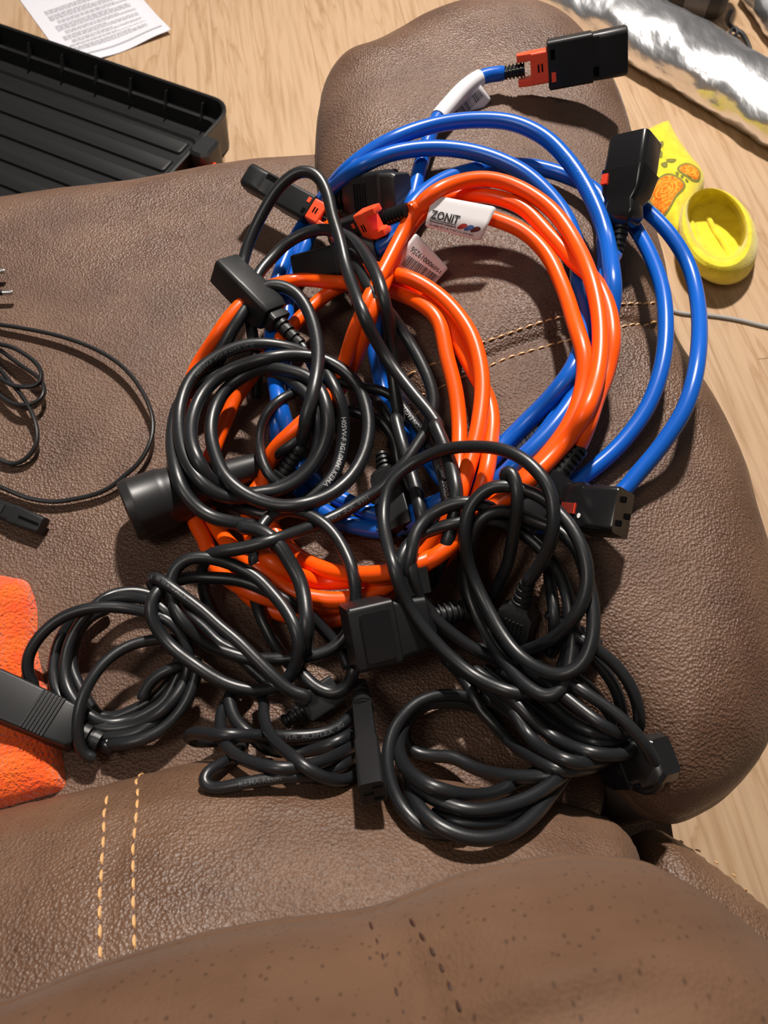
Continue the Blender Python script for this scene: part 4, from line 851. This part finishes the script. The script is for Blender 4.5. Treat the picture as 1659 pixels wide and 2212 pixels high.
cable_text('eaglecord', 945, 1000, 962, 1090, '3X0.75MM\u00b2 300/500V', .8, CP, .2)
cable_text('bottomcoil', 611, 1595, 690, 1665, 'VDE  ACEFLEX  3G', .85, C2, 0)
cable_text('bottomcoil', 520, 1690, 640, 1678, 'KEMA-KEUR', .9, C2, 0)
cable_text('pileA', 400, 1295, 560, 1420, 'KEMA-KEUR  H05VV-F 3G1', .8, C2, 0)
cable_text('longcord', 800, 1080, 640, 1150, 'HAR  VDE  H05VV-F', .8, C2, 0)
cable_text('coilA', 412, 812, 520, 748, 'H05VV-F 3G1.0 HAR VDE', .75, C2, -.2)
cable_text('blueA', 1225, 340, 1300, 480, 'SJT 14AWG/3C 105C VW-1', .5, mat('blue_print', (.05, .2, .7), .3), .3)
# ---------------------------------------------------------------- orange fleece at the left
FL = smooth_closed(poly_world('Z 8,1236 42,1244 56,1270 66,1310 66,1380 74,1430 88,1480 104,1540 118,1600 130,1660 132,1690 120,1706 60,1725 0,1742 -80,1760 -160,1700 -200,1500 -160,1300 -80,1230', .43), 160)
def z_fl(x, y): d, _, _ = seg_dist(x, y, FL); b = np.maximum(_bil(_S, x, y), .40); return b + .001 + prof(d, .022, .014) + .002 * np.sin(x * 90) * np.sin(y * 70) * sst(d / .02), d
fl = heightfield('fleece_glove', FL, z_fl, .003, .41, M['fleece'], None)
tag(fl, 'bright orange fleece garment on the sofa seat under the left plug', 'fleece')
# ---------------------------------------------------------------- floor things
def fz(x, y, z): return at_z(np.array(x, float), np.array(y, float), z)
# paper
C0 = fz(371, 72, .002)[:2]; e1 = fz(225, 125, .002)[:2] - C0; e1 /= np.linalg.norm(e1); e2 = np.array([-e1[1], e1[0]]); 
if e2 @ (fz(325, 0, .002)[:2] - C0) < 0: e2 = -e2
n = 22; V = []; Fc = []
pz = lambda u, v: .0015 + .007 * math.exp(-(v / .05) ** 2) * (math.sin(u * 7 + 1) * .5 + .5) + .002 * math.exp(-(u / .03) ** 2)
def PP(u, v, off=0.0):
    u = np.asarray(u, float) * .21; v = np.asarray(v, float) * .297; z = np.vectorize(lambda a, b: pz(a * 5, b))(u, v)
    q = C0 + u[..., None] * e1 + v[..., None] * e2; return np.concatenate([q, (z + off)[..., None]], -1)
U, V_ = np.meshgrid(np.linspace(0, 1, n), np.linspace(0, 1, n)); A = PP(U, V_).reshape(-1, 3)
Fc = [(i * n + j, i * n + j + 1, (i + 1) * n + j + 1, (i + 1) * n + j) for i in range(n - 1) for j in range(n - 1)]
B = PP(U, V_, -.0004).reshape(-1, 3); Fc += [tuple(k + n * n for k in f[::-1]) for f in Fc]
pp = obj('paper_sheet', np.vstack([A, B]), Fc, M['paper'], None); tag(pp, 'white printed instruction sheet lying on the wood floor beyond the black case', 'paper')
r = random.Random(2); rects = []
v = .15
for para in (4, 2, 3, 4, 3, 5, 3, 5, 4):
    for ln in range(para):
        u = .12 + (.05 if para == 3 else 0); end = .88 - (r.random() * .35 if ln == para - 1 else r.random() * .03)
        while u < end: w_ = r.uniform(.015, .06); rects.append((u, v, min(u + w_, end), v + .0055)); u += w_ + .008
        v += .0135
    v += .012
rects = [(1 - c, b, 1 - a, d) for a, b, c, d in rects]
quads(PP, rects, M['greyprint'], pp, 'printed_text', .0006, 2); quads(PP, [(.04, .075, .97, .09)], M['greyprint'], pp, 'ruled_line', .0006, 14)
# black case tray
Cc = fz(508, 224, .07)[:2]; d1 = fz(0, 53, .07)[:2] - fz(470, 214, .07)[:2]; d1 /= np.linalg.norm(d1); d2 = np.array([d1[1], -d1[0]])
if d2[1] > 0: d2 = -d2
def cf(v): return np.array([*(Cc + v[0] * d1 + v[1] * d2), v[2]])
case = empty('case_tray', (*Cc, 0), 'open black plastic case half lying on the floor, ribbed inside', 'case')
def rr2(x0, y0, x1, y1, R, z, n=7):
    out = []
    for cx, cy, a0 in ((x1 - R, y1 - R, 0), (x0 + R, y1 - R, 90), (x0 + R, y0 + R, 180), (x1 - R, y0 + R, 270)):
        for k in range(n): a = math.radians(a0 + 90 * k / (n - 1)); out.append(cf((cx + R * math.cos(a), cy + R * math.sin(a), z)))
    return out
LX, LY = .60, .44
def ins_(a, z, R): return rr2(a, a, LX - a, LY - a, R, z)
mb = MB(); mb.loft([ins_(.012, 0, .03), ins_(.006, .004, .035), ins_(.001, .064, .04), ins_(.0, .066, .04), ins_(.0, .070, .04), ins_(.003, .072, .038), ins_(.006, .070, .036), ins_(.011, .040, .032), ins_(.022, .038, .028), ins_(.026, .016, .026), ins_(.040, .014, .02), ins_(.046, .017, .018), ins_(.052, .017, .016), ins_(.056, .012, .014)])
mb.build('tray', M['case'], case)
k = 0
for i in range(10):
    y0 = .062 + i * .050
    if y0 + .034 > LY - .06: break
    mb = MB(); mb.loft([rr2(.064, y0, LX - .064, y0 + .034, .007, .011), rr2(.066, y0 + .002, LX - .066, y0 + .032, .006, .0165), rr2(.068, y0 + .004, LX - .068, y0 + .030, .005, .0172)])
    mb.build('raised_panel', M['case'], case)
for i in range(9):
    x = .060 + i * .075
    for ys, sg in ((.010, 1), (LY - .010, -1)):
        mb = MB(); mb.add([cf((x - .001, ys, .060)), cf((x - .001, ys + sg * .004, .060)), cf((x - .001, ys + sg * .020, .036)), cf((x - .001, ys, .036)), cf((x + .001, ys, .060)), cf((x + .001, ys + sg * .004, .060)), cf((x + .001, ys + sg * .020, .036)), cf((x + .001, ys, .036))], [(0, 1, 2, 3), (7, 6, 5, 4), (0, 4, 5, 1), (1, 5, 6, 2), (2, 6, 7, 3), (3, 7, 4, 0)])
        mb.build('rib', M['case'], case, False)
la = MB(); la.loft([rr2(-.030, .095, .002, .140, .010, .030), rr2(-.032, .093, .004, .142, .012, .034), rr2(-.032, .093, .004, .142, .012, .072), rr2(-.028, .097, .000, .138, .010, .076)]); lo = la.build('latch', M['case'], case)
la = MB(); la.loft([rr2(-.038, .120, -.012, .165, .006, .020), rr2(-.038, .120, -.012, .165, .006, .050), rr2(-.036, .122, -.014, .163, .005, .053)]); lr = la.build('latch_tab', M['red'], lo); lr['label'] = 'red latch tab'
# foil bags
from mathutils import noise
def foil(name, a, b, wx, hz, seed, lab):
    A = fz(*a, hz * .5); B = fz(*b, hz * .5); x = B - A; L = np.linalg.norm(x); x /= L; y = np.cross((0, 0, 1), x); V = []; Fc = []; nu, nv = 150, 44
    for i in range(nu + 1):
        t = i / nu; e = min(1, (t * L + .004) / .05, ((1 - t) * L + .004) / .05) ** .5
        for j in range(nv):
            an = 2 * math.pi * j / nv; q = Vector((t * L * 16 + seed, math.cos(an) * 1.6, math.sin(an) * 1.6)); d = noise.noise(q * .7) * .14 + abs(noise.noise(q * 1.6)) * .07 + noise.noise(q * 4) * .008
            c_, s_ = math.cos(an), math.sin(an); w_ = wx * e * (1 + d); h_ = hz * .5 * e * (1 + d * 1.1)
            pt = A + x * (t * L) + y * (w_ * (abs(c_) ** .85) * (1 if c_ > 0 else -1)) + np.array([0, 0, max(s_ * h_, -hz * .47)]); V.append(pt)
    for i in range(nu):
        for j in range(nv): k = (j + 1) % nv; Fc.append((i * nv + j, i * nv + k, (i + 1) * nv + k, (i + 1) * nv + j))
    Fc.append(tuple(range(nv))[::-1]); Fc.append(tuple(nu * nv + j for j in range(nv)))
    o = obj(name, V, Fc, M['foil'], None); return tag(o, lab, 'bag')
foil('foil_bag', (1180, -60), (1860, 330), .072, .085, 3.1, 'long crumpled silver foil bag lying diagonally on the floor')
foil('foil_bag', (1640, -60), (1800, 150), .06, .06, 9.7, 'silver foil bag at the top right corner beyond the black bag')
# black bag with a grey band
A = fz(1395, -75, .06); B = fz(1585, -30, .06); x = B - A; L = np.linalg.norm(x); x /= L; y = np.cross((0, 0, 1), x); zz_ = np.array([0, 0, 1.])
bf = lambda v: A + x * v[0] + y * v[1] + zz_ * v[2]
bag = empty('equipment_bag', (*A[:2], 0), 'black rounded bag with a grey band at the top edge, behind the foil bag', 'bag')
lathe(bf, [(-.004, .02), (0, .045), (.012, .058), (L * .55, .060), (L * .56, .058)], 'bag_body', M['nylon'], bag)
lathe(bf, [(L * .555, .0575), (L * .56, .0595), (L * .82, .0595), (L * .83, .0575)], 'grey_band', M['greyband'], bag)
lathe(bf, [(L * .82, .058), (L * .84, .060), (L * .95, .058), (L * 1.0, .046), (L * 1.01, .02)], 'end_cap', M['nylon'], bag)
def floor_tube(px, z, R, name, m, parent=None):
    t = np.array(px, float); c = crom(np.c_[t[:, :2], t[:, 2] if t.shape[1] > 2 else np.full(len(t), z)], n=10)
    P_ = np.array([fz(a, b, cz) for a, b, cz in c]); mb = MB(); mb.loft(tube_rings(P_, R, 10)); return mb.build(name, m, parent)
floor_tube([(1580, 20, .05), (1572, 45, .03), (1585, 62, .012), (1602, 72, .010), (1614, 92, .008), (1620, 108, .005)], 0, .0045, 'strap', M['nylon'], bag)
floor_tube([(1548, 74, .006), (1566, 76, .010), (1580, 80, .012), (1592, 72, .014), (1588, 60, .018), (1578, 68, .012), (1575, 88, .006)], 0, .0035, 'drawcord', M['nylon'], bag)
st = floor_tube([(1090, -14, .012), (1120, -6, .016), (1150, -2, .016), (1185, -4, .014), (1215, -14, .010)], 0, .012, 'bag_strap', M['nylon']); tag(st, 'black strap on the floor just beyond the armrest end', 'strap')
gc = floor_tube([(1420, 660), (1470, 676), (1530, 681), (1590, 690), (1640, 702), (1700, 716), (1780, 740)], .0032, .0030, 'floor_cable', M['greycable']); tag(gc, 'thin grey cable crossing the wood floor at right below the sock', 'cable')
# yellow sock
sk = empty('sock', (*fz(1480, 430, 0)[:2], 0), 'yellow knitted sock with orange circle patches and an open cuff on the floor', 'sock')
def pe(cx, cy, z, a, b, n=40):
    ph = math.radians(62); out = []
    for k in range(n):
        t = 2 * math.pi * k / n; u = a * math.cos(t); v = b * math.sin(t); out.append(fz(cx + u * math.cos(ph) - v * math.sin(ph), cy + u * math.sin(ph) + v * math.cos(ph), z))
    return out
mb = MB(); mb.loft([pe(1551, 530, .001, 78, 62), pe(1551, 528, .006, 88, 72), pe(1552, 522, .020, 97, 79), pe(1551, 512, .036, 99, 82), pe(1550, 502, .048, 97, 80), pe(1549, 496, .056, 93, 76), pe(1549, 491, .061, 89, 70), pe(1548, 487, .061, 85, 64), pe(1548, 485, .057, 82, 59), pe(1547, 484, .040, 79, 57), pe(1547, 485, .022, 77, 55), pe(1546, 487, .013, 70, 50), pe(1546, 488, .010, 45, 30)])
mb.build('cuff', M['sock'], sk)
for pts in ([(1492, 478), (1500, 500), (1505, 522), (1510, 545)], [(1530, 470), (1545, 500), (1562, 525), (1578, 560)]): floor_tube([(a, b) for a, b in pts], .0125, .0042, 'inner_fold', M['sock'], sk)
FT = smooth_closed(poly_world('Z 1378,300 1405,276 1437,264 1450,270 1466,300 1494,340 1518,370 1524,392 1505,425 1482,460 1470,505 1440,490 1408,430 1388,370', .015), 140)
def z_ft(x, y): d, _, _ = seg_dist(x, y, FT); return .006 + prof(d, .04, .030), d
heightfield('foot', FT, z_ft, .004, .0, M['sock'], sk)
def dpatch(s, m, name, lift=.0014, parent=None):
    Pp = smooth_closed(poly_world(s, .032), 60)
    def zf_(x, y): z, _ = z_ft(x, y); d, _, _ = seg_dist(x, y, Pp); return z + lift * np.clip(d / .002, 0, 1) + .0002, d
    return heightfield(name, Pp, zf_, .0025, .02, m, parent or sk)
a1 = dpatch('Y 245,870 440,762 665,888 560,1040 440,1190 240,1060', M['sockgr'], 'patch_border', .0008)
a2 = dpatch('Y 560,700 640,648 745,655 850,705 850,800 740,835 590,765', M['sockgr'], 'patch_border', .0008)
dpatch('Y 262,880 440,785 640,893 548,1020 438,1160 262,1045', M['sockor'], 'orange_patch', .0018); dpatch('Y 580,705 645,668 740,672 835,718 835,790 745,815 605,755', M['sockor'], 'orange_patch', .0018)
M['sockli'] = mat('light_orange_knit', (1.0, .45, .06), .9, spec=.1)
for cx, cy, rs in ((1437, 408, (7, 15, 22)), (1492, 374, (5, 10))):
    for R_ in rs:
        t = np.linspace(0, 2 * math.pi, 25); q = np.array([fz(cx + R_ * math.cos(k), cy + R_ * .85 * math.sin(k), .034) for k in t]); q[:, 2] = z_ft(q[:, 0], q[:, 1])[0] + .0022
        mb = MB(); mb.loft(tube_rings(q, .0011, 6, upv=(0, 0, 1)), False); mb.build('knit_ring', M['sockli'], sk)
for s_ in ('Y 335,395 390,385 395,440 350,470 340,440', 'Y 335,480 385,510 380,575 345,560', 'Y 430,600 545,600 520,640 460,640', 'Y 370,640 440,630 440,690 400,690', 'Y 270,680 340,665 320,730 280,750', 'Y 540,750 580,765 570,800 545,785', 'Y 600,790 640,800 625,830 600,815', 'Y 660,825 700,840 690,865 660,855', 'Y 285,1110 420,1200 410,1235 275,1150'): dpatch(s_, M['sockgr'], 'grey_mark', .0006)
